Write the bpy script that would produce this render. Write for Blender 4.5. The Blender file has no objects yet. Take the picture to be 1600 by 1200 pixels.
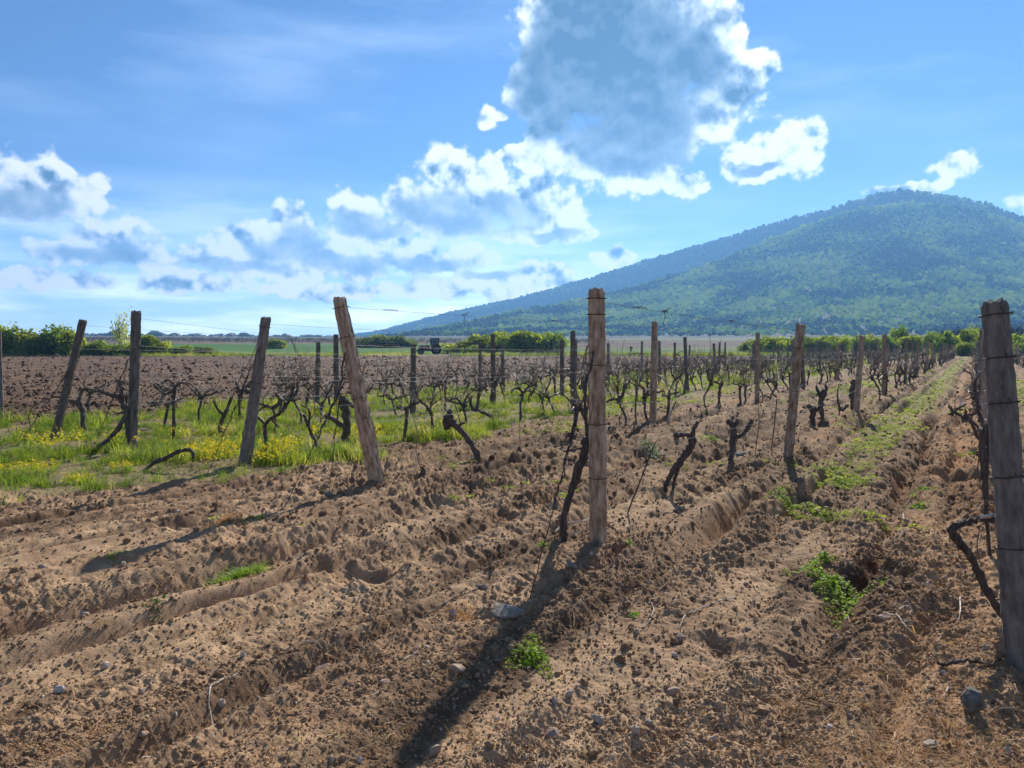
import bpy, bmesh, math, random
import numpy as np
from mathutils import Vector, Matrix, Quaternion

random.seed(7)
RNG = np.random.default_rng(11)
R = math.radians
scene = bpy.context.scene
COL = scene.collection

# ------------------------------------------------------------------ camera model
F = 1186.0 / 1600.0            # focal length in picture widths
CAM_H = 1.55
PITCH = math.atan(59.0 / 1186.0)
HORIZON = 541.0


def ray(u, v):
    """direction (y = 1 forward) through a point of the 1600 x 1200 photograph"""
    x = (u - 800.0) / 1186.0
    up = (600.0 - v) / 1186.0
    d = Vector((x, math.cos(PITCH) + math.sin(PITCH) * up, -math.sin(PITCH) + math.cos(PITCH) * up))
    return d / d.y


def G(u, v, z=0.0):
    d = ray(u, v)
    t = (z - CAM_H) / d.z
    return Vector((d.x * t, t, z))


def AT(u, v, Y):
    d = ray(u, v)
    return Vector((d.x * Y, Y, CAM_H + d.z * Y))


# row frame: s along the rows, o across them (to the right)
RD = np.array([0.521, 0.853])
RN = np.array([0.853, -0.521])


def so(x, y):
    return RD[0] * x + RD[1] * y, RN[0] * x + RN[1] * y


def xy(s, o):
    return RD[0] * s + RN[0] * o, RD[1] * s + RN[1] * o


# ------------------------------------------------------------------ noise
_tab = {}


def _table(seed):
    if seed not in _tab:
        r = np.random.default_rng(1000 + seed)
        a = r.uniform(0, 2 * np.pi, 65536)
        _tab[seed] = (np.cos(a).astype(np.float32), np.sin(a).astype(np.float32))
    return _tab[seed]


def pnoise(x, y, seed=0):
    gx, gy = _table(seed)
    x = np.asarray(x, dtype=np.float64)
    y = np.asarray(y, dtype=np.float64)
    fx = np.floor(x)
    fy = np.floor(y)
    ix = fx.astype(np.int64)
    iy = fy.astype(np.int64)
    dx = (x - fx).astype(np.float32)
    dy = (y - fy).astype(np.float32)
    ux = dx * dx * dx * (dx * (dx * 6 - 15) + 10)
    uy = dy * dy * dy * (dy * (dy * 6 - 15) + 10)

    def g(ax, ay, ddx, ddy):
        h = ((ax * 73856093) ^ (ay * 19349663)) & 0x7FFFFFFF
        h = (h ^ (h >> 13)) * 1274126177
        h = (h ^ (h >> 16)) & 65535
        return gx[h] * ddx + gy[h] * ddy
    a = g(ix, iy, dx, dy)
    b = g(ix + 1, iy, dx - 1, dy)
    c = g(ix, iy + 1, dx, dy - 1)
    d = g(ix + 1, iy + 1, dx - 1, dy - 1)
    return ((a + (b - a) * ux) * (1 - uy) + (c + (d - c) * ux) * uy) * 1.5


def fbm(x, y, seed=0, octaves=4, gain=0.5, lac=2.03):
    t = 0
    a = 1.0
    for k in range(octaves):
        t = t + a * pnoise(x, y, seed + k)
        x = x * lac
        y = y * lac
        a *= gain
    return t


def sstep(a, b, x):
    t = np.clip((x - a) / (b - a), 0, 1)
    return t * t * (3 - 2 * t)


# ------------------------------------------------------------------ the lie of the land
FIELD_O = -16.6


def grass_mask(x, y):
    s, o = so(x, y)
    w = 0.75 * fbm(x * 0.55, y * 0.55, 40, 3)
    m = sstep(-7.05, -7.85, o + w) * sstep(-0.2, 0.7, s - 3.7 - np.maximum(0, o + 8.1) * 2.6 + w)
    return m * sstep(FIELD_O - 0.5, FIELD_O + 0.7, o + 0.6 * w)


def field_mask(x, y):
    s, o = so(x, y)
    w = 0.75 * fbm(x * 0.55, y * 0.55, 40, 3)
    return sstep(FIELD_O + 0.7, FIELD_O - 0.5, o + 0.6 * w)


RUTS = [(-0.62, 0.115), (-1.80, 0.10), (-2.95, 0.05), (-3.55, 0.09), (-4.25, 0.12), (-4.8, 0.06), (0.85, 0.07), (1.9, 0.07), (-6.2, 0.045), (3.3, 0.05), (-8.9, 0.03)]


def height(x, y, fine=True):
    x = np.asarray(x, dtype=np.float64)
    y = np.asarray(y, dtype=np.float64)
    s, o = so(x, y)
    r = np.hypot(x, y)
    warp = 0.09 * fbm(s * 0.22, o * 0.35, 3, 2) + 0.03 * pnoise(s * 1.9, o * 1.9, 6)
    ow = o + warp
    z = 0.05 * fbm(x * 0.16, y * 0.16, 1, 3)
    fm = field_mask(x, y)
    gm = grass_mask(x, y)
    soil = (1 - fm) * (1 - gm * 0.8)
    for ro, amp in RUTS:
        mod = np.clip(0.75 + 1.1 * pnoise(s * 0.45 + ro * 7, o * 0 + ro, 9), 0.2, 1.6)
        d = ow - ro
        if ro > -3:
            mod = mod * (0.12 + 0.88 * sstep(3.2, 6.0, s))
        z = z + soil * amp * mod * (-1.1 * np.exp(-(d / 0.10) ** 2) + 0.75 * np.exp(-((d - 0.23) / 0.13) ** 2) + 0.6 * np.exp(-((d + 0.25) / 0.14) ** 2))
    # the long parallel marks of the cultivator
    z = z + soil * (0.044 * pnoise(ow * 2.3, s * 0.08, 12) + 0.030 * pnoise(ow * 5.1, s * 0.16, 13) + 0.012 * pnoise(ow * 11, s * 0.35, 14))
    ph = ow / 0.40
    gd = (ph - np.floor(ph) - 0.5) * 0.40
    gm2 = np.clip(0.55 + 1.5 * pnoise(s * 0.30 + np.floor(ph) * 5.3, np.floor(ph) * 1.7 + 0.3, 15), 0.0, 1.5)
    z = z + soil * gm2 * (0.030 * np.exp(-((np.abs(gd) - 0.105) / 0.05) ** 2) - 0.052 * np.exp(-(gd / 0.052) ** 2))
    # soil pushed up under the vines
    for vo in (0.15, -2.35, -5.37):
        z = z + 0.05 * soil * np.exp(-((ow - vo) / 0.5) ** 2)
    if fine:
        rough = np.clip(0.95 + 1.0 * fbm(s * 0.55, ow * 1.15, 21, 3) + 0.25 * pnoise(ow * 2.6, s * 0.25, 33), 0.35, 1.7)
        rough = rough * (0.42 + 0.85 * sstep(2.0, 7.5, s)) * (1 - 0.55 * gm) * (1 - fm) + fm * 0.9
        c = 0.0
        for wl, amp, sd in ((0.62, 0.022, 50), (0.27, 0.021, 52), (0.13, 0.0165, 54), (0.066, 0.0120, 56), (0.034, 0.0082, 58), (0.017, 0.0046, 44)):
            n = pnoise(x / wl + 3.7 * sd, y / wl - 1.3 * sd, sd)
            n2 = pnoise(x / wl * 1.37 - sd, y / wl * 1.37 + 2.1 * sd, sd + 1)
            # rounded crumbs with sharp gaps between them
            c = c + amp * ((0.42 - np.abs(n)) * 1.3 + 1.05 * n2)
        z = z + rough * c
        # footprints, hollows
        hol = fbm(x * 0.9 + 40, y * 0.9, 71, 2)
        z = z - 0.08 * soil * sstep(0.55, 0.95, hol)
        # crests of the ploughed field
        z = z + fm * 0.04 * np.abs(pnoise(ow * 2.1, s * 0.6, 77))
    return z


def ground_z(x, y, fine=True):
    return float(height(np.array([x]), np.array([y]), fine)[0])


# ------------------------------------------------------------------ scene helpers
def tag(o, label=None, cat=None, group=None, kind=None):
    if label:
        o['label'] = label
    if cat:
        o['category'] = cat
    if group:
        o['group'] = group
    if kind:
        o['kind'] = kind
    return o


def link(o, parent=None):
    COL.objects.link(o)
    if parent is not None:
        o.parent = parent
    return o


def mesh_np(name, verts, faces, mats=(), smooth=False, attrs=None):
    """faces: (n,3) or (n,4) int array, or list of arrays"""
    me = bpy.data.meshes.new(name)
    verts = np.asarray(verts, dtype=np.float32)
    me.vertices.add(len(verts))
    me.vertices.foreach_set('co', verts.ravel())
    fl = faces if isinstance(faces, list) else [faces]
    fl = [np.asarray(f, dtype=np.int32) for f in fl if len(f)]
    if fl:
        loops = np.concatenate([f.ravel() for f in fl])
        sizes = np.concatenate([np.full(len(f), f.shape[1], dtype=np.int32) for f in fl])
        starts = np.concatenate([[0], np.cumsum(sizes)[:-1]]).astype(np.int32)
        me.loops.add(len(loops))
        me.loops.foreach_set('vertex_index', loops)
        me.polygons.add(len(sizes))
        me.polygons.foreach_set('loop_start', starts)
        me.polygons.foreach_set('loop_total', sizes)
        me.polygons.foreach_set('use_smooth', np.full(len(sizes), smooth, dtype=bool))
    for nm, (dom, typ, data) in (attrs or {}).items():
        a = me.attributes.new(nm, typ, dom)
        data = np.asarray(data, dtype=np.float32 if typ != 'INT' else np.int32)
        a.data.foreach_set({'FLOAT': 'value', 'INT': 'value', 'FLOAT_VECTOR': 'vector', 'FLOAT_COLOR': 'color'}[typ], data.ravel())
    for m in mats:
        me.materials.append(m)
    me.update()
    me.validate()
    return me


def obj(name, me, parent=None, loc=None):
    o = bpy.data.objects.new(name, me)
    if loc is not None:
        o.location = loc
    return link(o, parent)


class MB:
    """collects vertices and faces for one mesh"""

    def __init__(self):
        self.v = []
        self.q = []
        self.t = []
        self.mi = []
        self.n = 0

    def add(self, verts, quads=(), tris=()):
        self.v.append(np.asarray(verts, dtype=np.float32))
        if len(quads):
            self.q.append(np.asarray(quads, dtype=np.int32) + self.n)
        if len(tris):
            self.t.append(np.asarray(tris, dtype=np.int32) + self.n)
        self.n += len(verts)

    def mesh(self, name, mats=(), smooth=False):
        f = []
        if self.q:
            f.append(np.concatenate(self.q))
        if self.t:
            f.append(np.concatenate(self.t))
        return mesh_np(name, np.concatenate(self.v), f, mats, smooth)

    def tube(self, pts, radii, sides=6, knob=0.0, rng=None, cap=True, squash=None):
        P = np.asarray([tuple(p) for p in pts], dtype=np.float64)
        n = len(P)
        rad = np.broadcast_to(np.asarray(radii, dtype=np.float64), (n,))
        T = np.gradient(P, axis=0)
        T /= np.linalg.norm(T, axis=1)[:, None] + 1e-12
        a = np.array([0.0, 0.0, 1.0]) if abs(T[0][2]) < 0.9 else np.array([1.0, 0.0, 0.0])
        U = np.cross(T[0], a)
        U /= np.linalg.norm(U)
        rings = []
        ang = np.arange(sides) * 2 * np.pi / sides
        for i in range(n):
            U = U - T[i] * np.dot(U, T[i])
            U /= np.linalg.norm(U) + 1e-12
            W = np.cross(T[i], U)
            rr = np.full(sides, rad[i])
            if knob and rng is not None:
                rr = rr * (1 + knob * rng.uniform(-1, 1, sides))
            rings.append(P[i] + (np.cos(ang) * rr)[:, None] * U + (np.sin(ang) * rr)[:, None] * W)
        V = np.concatenate(rings)
        i, j = np.meshgrid(np.arange(n - 1), np.arange(sides), indexing='ij')
        i = i.ravel()
        j = j.ravel()
        k = (j + 1) % sides
        Q = np.stack([i * sides + j, i * sides + k, (i + 1) * sides + k, (i + 1) * sides + j], axis=1)
        tris = []
        if cap:
            V = np.concatenate([V, P[:1], P[-1:]])
            for j in range(sides):
                tris.append((n * sides, (j + 1) % sides, j))
                tris.append((n * sides + 1, (n - 1) * sides + j, (n - 1) * sides + (j + 1) % sides))
        self.add(V, Q, tris)

    def box(self, c, size, rot=None, taper=1.0):
        c = np.asarray(c, float)
        h = np.asarray(size, float) / 2
        v = []
        for sz in (-1, 1):
            t = taper if sz > 0 else 1.0
            for sx, sy in ((-1, -1), (1, -1), (1, 1), (-1, 1)):
                v.append((sx * h[0] * t, sy * h[1] * t, sz * h[2]))
        v = np.array(v)
        if rot is not None:
            v = v @ np.array(rot).T
        self.add(v + c, [(0, 3, 2, 1), (4, 5, 6, 7), (0, 1, 5, 4), (1, 2, 6, 5), (2, 3, 7, 6), (3, 0, 4, 7)])


# ------------------------------------------------------------------ materials
def new_mat(name):
    m = bpy.data.materials.new(name)
    m.use_nodes = True
    m.node_tree.nodes.clear()
    return m, m.node_tree


class NT:
    def __init__(self, nt):
        self.nt = nt

    def n(self, typ, **kw):
        nd = self.nt.nodes.new(typ)
        for k, v in kw.items():
            if k.startswith('i_'):
                nd.inputs[k[2:].replace('_', ' ')].default_value = v
            else:
                setattr(nd, k, v)
        return nd

    def l(self, a, b):
        self.nt.links.new(a, b)

    def math(self, op, a, b=None, clamp=False):
        nd = self.nt.nodes.new('ShaderNodeMath')
        nd.operation = op
        nd.use_clamp = clamp
        for k, x in enumerate((a, b)):
            if x is None:
                continue
            if isinstance(x, (int, float)):
                nd.inputs[k].default_value = x
            else:
                self.l(x, nd.inputs[k])
        return nd.outputs[0]

    def mix(self, fac, a, b, blend='MIX'):
        nd = self.nt.nodes.new('ShaderNodeMix')
        nd.data_type = 'RGBA'
        nd.blend_type = blend
        for k, x in ((0, fac), (6, a), (7, b)):
            if isinstance(x, (int, float)):
                nd.inputs[k].default_value = x
            elif isinstance(x, tuple):
                nd.inputs[k].default_value = (*x, 1) if len(x) == 3 else x
            else:
                self.l(x, nd.inputs[k])
        return nd.outputs[2]

    def ramp(self, fac, stops):
        nd = self.nt.nodes.new('ShaderNodeValToRGB')
        e = nd.color_ramp.elements
        while len(e) < len(stops):
            e.new(0.5)
        for k, (p, c) in enumerate(stops):
            e[k].position = p
            e[k].color = (*c, 1) if len(c) == 3 else c
        self.l(fac, nd.inputs[0])
        return nd.outputs[0]

    def noise(self, vec, scale, detail=4, rough=0.55, dist=0.0):
        nd = self.nt.nodes.new('ShaderNodeTexNoise')
        nd.inputs['Scale'].default_value = scale
        nd.inputs['Detail'].default_value = detail
        nd.inputs['Roughness'].default_value = rough
        nd.inputs['Distortion'].default_value = dist
        if vec is not None:
            self.l(vec, nd.inputs['Vector'])
        return nd.outputs[0]

    def mapr(self, v, a, b, c=0.0, d=1.0):
        nd = self.nt.nodes.new('ShaderNodeMapRange')
        nd.inputs[1].default_value = a
        nd.inputs[2].default_value = b
        nd.inputs[3].default_value = c
        nd.inputs[4].default_value = d
        self.l(v, nd.inputs[0])
        return nd.outputs[0]


def out(t, shader):
    o = t.n('ShaderNodeOutputMaterial')
    t.l(shader, o.inputs['Surface'])


def mat_soil():
    m, nt = new_mat('soil')
    t = NT(nt)
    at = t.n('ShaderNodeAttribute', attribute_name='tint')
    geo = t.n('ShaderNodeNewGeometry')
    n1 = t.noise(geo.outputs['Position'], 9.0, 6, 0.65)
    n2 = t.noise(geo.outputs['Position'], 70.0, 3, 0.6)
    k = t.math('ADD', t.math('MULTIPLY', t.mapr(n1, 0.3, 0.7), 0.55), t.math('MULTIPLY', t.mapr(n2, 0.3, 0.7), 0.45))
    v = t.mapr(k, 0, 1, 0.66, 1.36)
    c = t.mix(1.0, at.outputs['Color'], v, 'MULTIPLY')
    p = t.n('ShaderNodeBsdfPrincipled')
    t.l(c, p.inputs['Base Color'])
    p.inputs['Roughness'].default_value = 0.95
    p.inputs['Specular IOR Level'].default_value = 0.15
    b = t.n('ShaderNodeBump')
    b.inputs['Strength'].default_value = 0.6
    b.inputs['Distance'].default_value = 0.012
    t.l(t.noise(geo.outputs['Position'], 95.0, 4, 0.7), b.inputs['Height'])
    t.l(b.outputs[0], p.inputs['Normal'])
    out(t, p.outputs[0])
    return m


def mat_attr_tint(name, rough=0.95, nscale=0.02):
    m, nt = new_mat(name)
    t = NT(nt)
    at = t.n('ShaderNodeAttribute', attribute_name='tint')
    geo = t.n('ShaderNodeNewGeometry')
    n1 = t.noise(geo.outputs['Position'], nscale, 8, 0.65)
    v = t.mapr(n1, 0.3, 0.7, 0.75, 1.25)
    c = t.mix(1.0, at.outputs['Color'], v, 'MULTIPLY')
    p = t.n('ShaderNodeBsdfPrincipled')
    t.l(c, p.inputs['Base Color'])
    p.inputs['Roughness'].default_value = rough
    p.inputs['Specular IOR Level'].default_value = 0.1
    out(t, p.outputs[0])
    return m


def mat_leaf(name, dark, light, trans=0.4, attr='tone', instanced=False, extra=None, rough=0.6):
    """foliage: tone (0..1, per leaf or per instance) picks between two leaf colours"""
    m, nt = new_mat(name)
    t = NT(nt)
    at = t.n('ShaderNodeAttribute', attribute_name=attr)
    if instanced:
        at.attribute_type = 'INSTANCER'
    stops = [(0.0, dark), (1.0, light)] if extra is None else extra
    c = t.ramp(at.outputs['Fac'], stops)
    d = t.n('ShaderNodeBsdfPrincipled')
    d.inputs['Roughness'].default_value = rough
    d.inputs['Specular IOR Level'].default_value = 0.25
    t.l(c, d.inputs['Base Color'])
    if trans > 0:
        tr = t.n('ShaderNodeBsdfTranslucent')
        c2 = t.mix(1.0, c, (1.25, 1.3, 0.7), 'MULTIPLY')
        t.l(c2, tr.inputs['Color'])
        mx = t.n('ShaderNodeMixShader')
        mx.inputs[0].default_value = trans
        t.l(d.outputs[0], mx.inputs[1])
        t.l(tr.outputs[0], mx.inputs[2])
        out(t, mx.outputs[0])
    else:
        out(t, d.outputs[0])
    return m


def mat_mottled(name, stops, scale=(14, 14, 14), rough=0.85, bump=0.3, bscale=60, spec=0.3, detail=6, space='Object', bdist=0.006):
    m, nt = new_mat(name)
    t = NT(nt)
    tc = t.n('ShaderNodeTexCoord')
    mp = t.n('ShaderNodeMapping')
    mp.inputs['Scale'].default_value = scale
    t.l(tc.outputs[space], mp.inputs[0])
    oi = t.n('ShaderNodeObjectInfo')
    sh = t.n('ShaderNodeVectorMath', operation='ADD')
    t.l(mp.outputs[0], sh.inputs[0])
    comb = t.n('ShaderNodeCombineXYZ')
    t.l(t.math('MULTIPLY', oi.outputs['Random'], 37.0), comb.inputs[0])
    t.l(t.math('MULTIPLY', oi.outputs['Random'], 91.0), comb.inputs[2])
    t.l(comb.outputs[0], sh.inputs[1])
    n = t.noise(sh.outputs[0], 1.0, detail, 0.62)
    c = t.ramp(n, stops)
    v = t.mapr(oi.outputs['Random'], 0, 1, 0.82, 1.15)
    c = t.mix(1.0, c, v, 'MULTIPLY')
    p = t.n('ShaderNodeBsdfPrincipled')
    t.l(c, p.inputs['Base Color'])
    p.inputs['Roughness'].default_value = rough
    p.inputs['Specular IOR Level'].default_value = spec
    b = t.n('ShaderNodeBump')
    b.inputs['Strength'].default_value = bump
    b.inputs['Distance'].default_value = bdist
    t.l(t.noise(sh.outputs[0], bscale / max(scale), 5, 0.65), b.inputs['Height'])
    t.l(b.outputs[0], p.inputs['Normal'])
    out(t, p.outputs[0])
    return m


def mat_plain(name, col, rough=0.5, metal=0.0, spec=0.5):
    m, nt = new_mat(name)
    t = NT(nt)
    tc = t.n('ShaderNodeTexCoord')
    n = t.noise(tc.outputs['Object'], 6.0, 5, 0.6)
    c = t.mix(1.0, t.mix(0.0, col, col), t.mapr(n, 0.3, 0.7, 0.8, 1.2), 'MULTIPLY')
    p = t.n('ShaderNodeBsdfPrincipled')
    t.l(c, p.inputs['Base Color'])
    p.inputs['Roughness'].default_value = rough
    p.inputs['Metallic'].default_value = metal
    p.inputs['Specular IOR Level'].default_value = spec
    out(t, p.outputs[0])
    return m


# ------------------------------------------------------------------ camera, sun, sky
cam = bpy.data.cameras.new('camera')
cam.sensor_width = 36.0
cam.lens = 36.0 * F
cam.clip_start = 0.05
cam.clip_end = 30000
cob = bpy.data.objects.new('camera', cam)
cob.location = (0, 0, CAM_H)
cob.rotation_euler = (R(90) - PITCH, 0, 0)
COL.objects.link(cob)
scene.camera = cob
scene.cycles.adaptive_threshold = 0.02
scene.cycles.max_bounces = 6
scene.cycles.diffuse_bounces = 3
scene.cycles.glossy_bounces = 2
scene.cycles.transmission_bounces = 4

SUN_AZ, SUN_EL = R(19.4), R(32.6)
sun = bpy.data.lights.new('sun', 'SUN')
sun.energy = 5.0
sun.angle = R(0.5)
sun.color = (1.0, 0.93, 0.82)
sob = bpy.data.objects.new('sun', sun)
sdir = Vector((math.sin(SUN_AZ) * math.cos(SUN_EL), math.cos(SUN_AZ) * math.cos(SUN_EL), math.sin(SUN_EL)))
sob.rotation_euler = sdir.to_track_quat('Z', 'Y').to_euler()
sob.location = (60, 150, 120)
COL.objects.link(sob)


# ------------------------------------------------------------------ sky with cumulus clouds (placed by azimuth and elevation), haze
def azel(u, v):
    d = ray(u, v).normalized()
    return math.degrees(math.atan2(d.x, d.y)), math.degrees(math.asin(d.z))


def make_world():
    w = bpy.data.worlds.new('World')
    scene.world = w
    w.use_nodes = True
    w.cycles.sampling_method = 'MANUAL'
    w.cycles.sample_map_resolution = 256
    nt = w.node_tree
    nt.nodes.clear()
    t = NT(nt)
    sky = t.n('ShaderNodeTexSky', sky_type='NISHITA')
    sky.sun_disc = False
    sky.sun_elevation = SUN_EL
    sky.sun_rotation = SUN_AZ
    sky.altitude = 100
    sky.air_density = 0.75
    sky.dust_density = 0.0
    sky.ozone_density = 8.0
    bg = t.n('ShaderNodeBackground')
    bg.inputs['Strength'].default_value = SKY_STRENGTH
    t.l(t.mix(1.0, sky.outputs[0], (0.98, 1.0, 0.99), 'MULTIPLY'), bg.inputs['Color'])

    tc = t.n('ShaderNodeTexCoord')
    d = tc.outputs['Generated']
    sep = t.n('ShaderNodeSeparateXYZ')
    t.l(d, sep.inputs[0])
    az = t.math('MULTIPLY', t.math('ARCTAN2', sep.outputs[0], sep.outputs[1]), 57.29578)
    el = t.math('MULTIPLY', t.math('ARCSINE', sep.outputs[2]), 57.29578)

    def warpnoise(scale, detail, amp, seed):
        nd = t.n('ShaderNodeTexNoise')
        nd.noise_dimensions = '4D'
        nd.inputs['Scale'].default_value = scale
        nd.inputs['Detail'].default_value = detail
        nd.inputs['W'].default_value = seed
        t.l(d, nd.inputs['Vector'])
        s = t.n('ShaderNodeVectorMath', operation='SUBTRACT')
        t.l(nd.outputs['Color'], s.inputs[0])
        s.inputs[1].default_value = (0.5, 0.5, 0.5)
        m = t.n('ShaderNodeVectorMath', operation='SCALE')
        m.inputs['Scale'].default_value = amp
        t.l(s.outputs[0], m.inputs[0])
        return m.outputs[0]
    cmb = t.n('ShaderNodeCombineXYZ')
    t.l(az, cmb.inputs[0])
    t.l(el, cmb.inputs[1])
    a1 = t.n('ShaderNodeVectorMath', operation='ADD')
    t.l(cmb.outputs[0], a1.inputs[0])
    t.l(warpnoise(22.0, 7, 2.6, 1.3), a1.inputs[1])
    flat = t.n('ShaderNodeVectorMath', operation='MULTIPLY')
    t.l(a1.outputs[0], flat.inputs[0])
    flat.inputs[1].default_value = (1, 1, 0)
    P = flat.outputs[0]

    def field(blobs, smooth):
        cur = None
        for (u, v, ru, rv) in blobs:
            ca, ce = azel(u, v)
            ra = ru / 1186.0 * 57.3
            re = rv / 1186.0 * 57.3
            ma = t.n('ShaderNodeVectorMath', operation='MULTIPLY_ADD')
            t.l(P, ma.inputs[0])
            ma.inputs[1].default_value = (1 / ra, 1 / re, 0)
            ma.inputs[2].default_value = (-ca / ra, -ce / re, 0)
            ln = t.n('ShaderNodeVectorMath', operation='LENGTH')
            t.l(ma.outputs[0], ln.inputs[0])
            x = t.math('SUBTRACT', 1.0, ln.outputs['Value'])
            if cur is None:
                cur = x
            else:
                nd = t.n('ShaderNodeMath', operation='SMOOTH_MAX')
                t.l(cur, nd.inputs[0])
                t.l(x, nd.inputs[1])
                nd.inputs[2].default_value = smooth
                cur = nd.outputs[0]
        return cur

    mask_blobs = [
        # the big cloud under the sun
        (960, 100, 165, 150), (870, 60, 85, 85), (830, 110, 45, 40), (930, 10, 150, 80), (1060, 30, 90, 70), (1110, 60, 60, 65), (1140, 135, 60, 55),
        (1100, 185, 75, 65), (1000, 215, 120, 80), (990, 260, 110, 45), (1075, 287, 45, 22), (920, 255, 55, 35),
        (1190, 262, 75, 26), (1235, 225, 55, 50), (1262, 245, 34, 34), (1150, 245, 50, 40), (1178, 100, 45, 30),
        (1070, 100, 60, 60), (832, 145, 50, 45), (860, 200, 50, 45),
        (768, 185, 24, 24), (792, 180, 16, 12),
        # the middle bank
        (745, 310, 130, 55), (700, 258, 50, 40), (760, 275, 75, 45), (825, 300, 70, 55), (870, 335, 50, 45), (855, 245, 60, 34), (805, 240, 30, 18), (890, 238, 35, 26),
        (640, 315, 60, 40), (570, 325, 52, 32), (690, 345, 130, 35), (840, 365, 110, 22), (920, 362, 30, 12),
        # the lower chain
        (445, 365, 62, 46), (390, 385, 70, 34), (325, 397, 55, 28), (500, 390, 70, 34), (570, 365, 75, 36), (640, 395, 90, 36), (745, 403, 52, 28), (690, 412, 80, 26),
        (560, 415, 90, 26), (430, 415, 140, 26), (850, 425, 80, 26), (960, 402, 44, 20), (780, 445, 120, 30),
        (165, 372, 66, 36), (200, 395, 75, 32), (120, 400, 80, 26), (235, 405, 45, 20),
        (45, 278, 75, 46), (105, 285, 62, 28), (20, 310, 80, 44), (90, 318, 70, 20), (150, 297, 30, 10), (-60, 300, 90, 50),
        (1490, 258, 36, 20), (1415, 291, 60, 10), (1700, 300, 90, 30),
        (300, 440, 110, 20), (90, 440, 120, 18), (520, 455, 140, 18), (680, 450, 110, 22), (880, 450, 70, 18),
    ]
    dark_blobs = [
        (960, 120, 190, 150), (900, 120, 125, 100), (930, 30, 110, 90), (985, 190, 140, 75), (1000, 245, 110, 34), (1095, 85, 45, 50), (860, 165, 70, 30),
        (740, 345, 120, 34), (650, 325, 55, 28), (690, 330, 80, 40), (790, 330, 50, 30), (870, 370, 60, 12),
        (560, 345, 60, 22), (440, 388, 60, 18), (480, 372, 40, 26), (360, 412, 90, 16), (560, 408, 90, 18), (660, 418, 90, 18),
        (150, 400, 80, 18), (190, 388, 40, 18), (40, 315, 70, 26), (20, 345, 80, 16), (-60, 330, 80, 30), (760, 430, 60, 14), (710, 310, 40, 26), (600, 360, 50, 18), (500, 400, 60, 16), (310, 410, 60, 12), (820, 345, 40, 18), (1180, 262, 40, 10), (1040, 120, 60, 60),
    ]
    M = field(mask_blobs, 0.22)
    K = field(dark_blobs, 0.25)

    def puff(vec, with_detail=True):
        nd = t.n('ShaderNodeTexNoise')
        nd.inputs['Scale'].default_value = 19.0
        nd.inputs['Detail'].default_value = 8
        nd.inputs['Roughness'].default_value = 0.62
        t.l(vec, nd.inputs['Vector'])
        vo = t.n('ShaderNodeTexVoronoi', feature='SMOOTH_F1')
        vo.inputs['Scale'].default_value = 40.0
        vo.inputs['Smoothness'].default_value = 0.35
        vo.inputs['Detail'].default_value = 2.0
        vo.inputs['Roughness'].default_value = 0.5
        t.l(vec, vo.inputs['Vector'])
        a = t.math('SUBTRACT', nd.outputs[0], 0.5)
        b = t.math('SUBTRACT', 0.42, vo.outputs['Distance'])
        return t.math('ADD', t.math('MULTIPLY', a, 1.25), t.math('MULTIPLY', b, 0.44))
    n0 = puff(d)
    up = t.n('ShaderNodeVectorMath', operation='ADD')
    t.l(d, up.inputs[0])
    up.inputs[1].default_value = (0.004, 0.0, 0.013)
    n1 = puff(up.outputs[0])
    # clouds elsewhere round the horizon, out of the photograph's view
    other = t.noise(d, 3.1, 3, 0.5)
    aside = t.mapr(t.math('ABSOLUTE', az), 46, 60)
    low = t.mapr(el, 34, 14)
    other = t.math('MULTIPLY', t.math('SUBTRACT', other, 0.50), 4.0)
    other = t.math('SUBTRACT', t.math('MULTIPLY', t.math('ADD', other, 1.0), t.math('MULTIPLY', aside, low)), 1.0)
    M2 = t.math('MAXIMUM', M, other)
    dens = t.math('ADD', t.math('ADD', M2, n0), 0.17)
    nd = t.n('ShaderNodeMapRange', interpolation_type='SMOOTHSTEP')
    nd.inputs[1].default_value = 0.02
    nd.inputs[2].default_value = 0.34
    t.l(dens, nd.inputs[0])
    mask = nd.outputs[0]
    # thickness: cores are grey from below, rims and sun-side puffs are bright
    kk = t.math('ADD', K, t.math('MULTIPLY', n0, 0.30))
    core = t.n('ShaderNodeMapRange', interpolation_type='SMOOTHSTEP')
    core.inputs[1].default_value = -0.30
    core.inputs[2].default_value = 0.48
    t.l(kk, core.inputs[0])
    rel = t.math('MULTIPLY', t.math('SUBTRACT', n1, n0), t.mapr(core.outputs[0], 0, 1, 1.9, 0.32))
    thick = t.mapr(M, 0.05, 0.9, 0.02, 0.26)
    # broad billows: the side towards the sun is bright, the far side falls into grey
    def billow(vec):
        v2 = t.n('ShaderNodeTexVoronoi', feature='SMOOTH_F1')
        v2.inputs['Scale'].default_value = 17.0
        v2.inputs['Smoothness'].default_value = 0.6
        v2.inputs['Detail'].default_value = 1.0
        t.l(vec, v2.inputs['Vector'])
        return v2.outputs['Distance']
    wv = t.n('ShaderNodeVectorMath', operation='ADD')
    t.l(d, wv.inputs[0])
    t.l(warpnoise(30.0, 3, 0.02, 4.1), wv.inputs[1])
    up2 = t.n('ShaderNodeVectorMath', operation='ADD')
    t.l(wv.outputs[0], up2.inputs[0])
    up2.inputs[1].default_value = (0.006, 0.0, 0.022)
    bil = t.math('MULTIPLY', t.math('SUBTRACT', billow(wv.outputs[0]), billow(up2.outputs[0])), t.mapr(core.outputs[0], 0.2, 1, -1.1, -0.22))
    sh = t.math('ADD', t.math('ADD', t.math('MULTIPLY', core.outputs[0], t.mapr(el, 16.5, 10, 0.76, 0.44)), thick), t.math('ADD', rel, bil))
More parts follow.
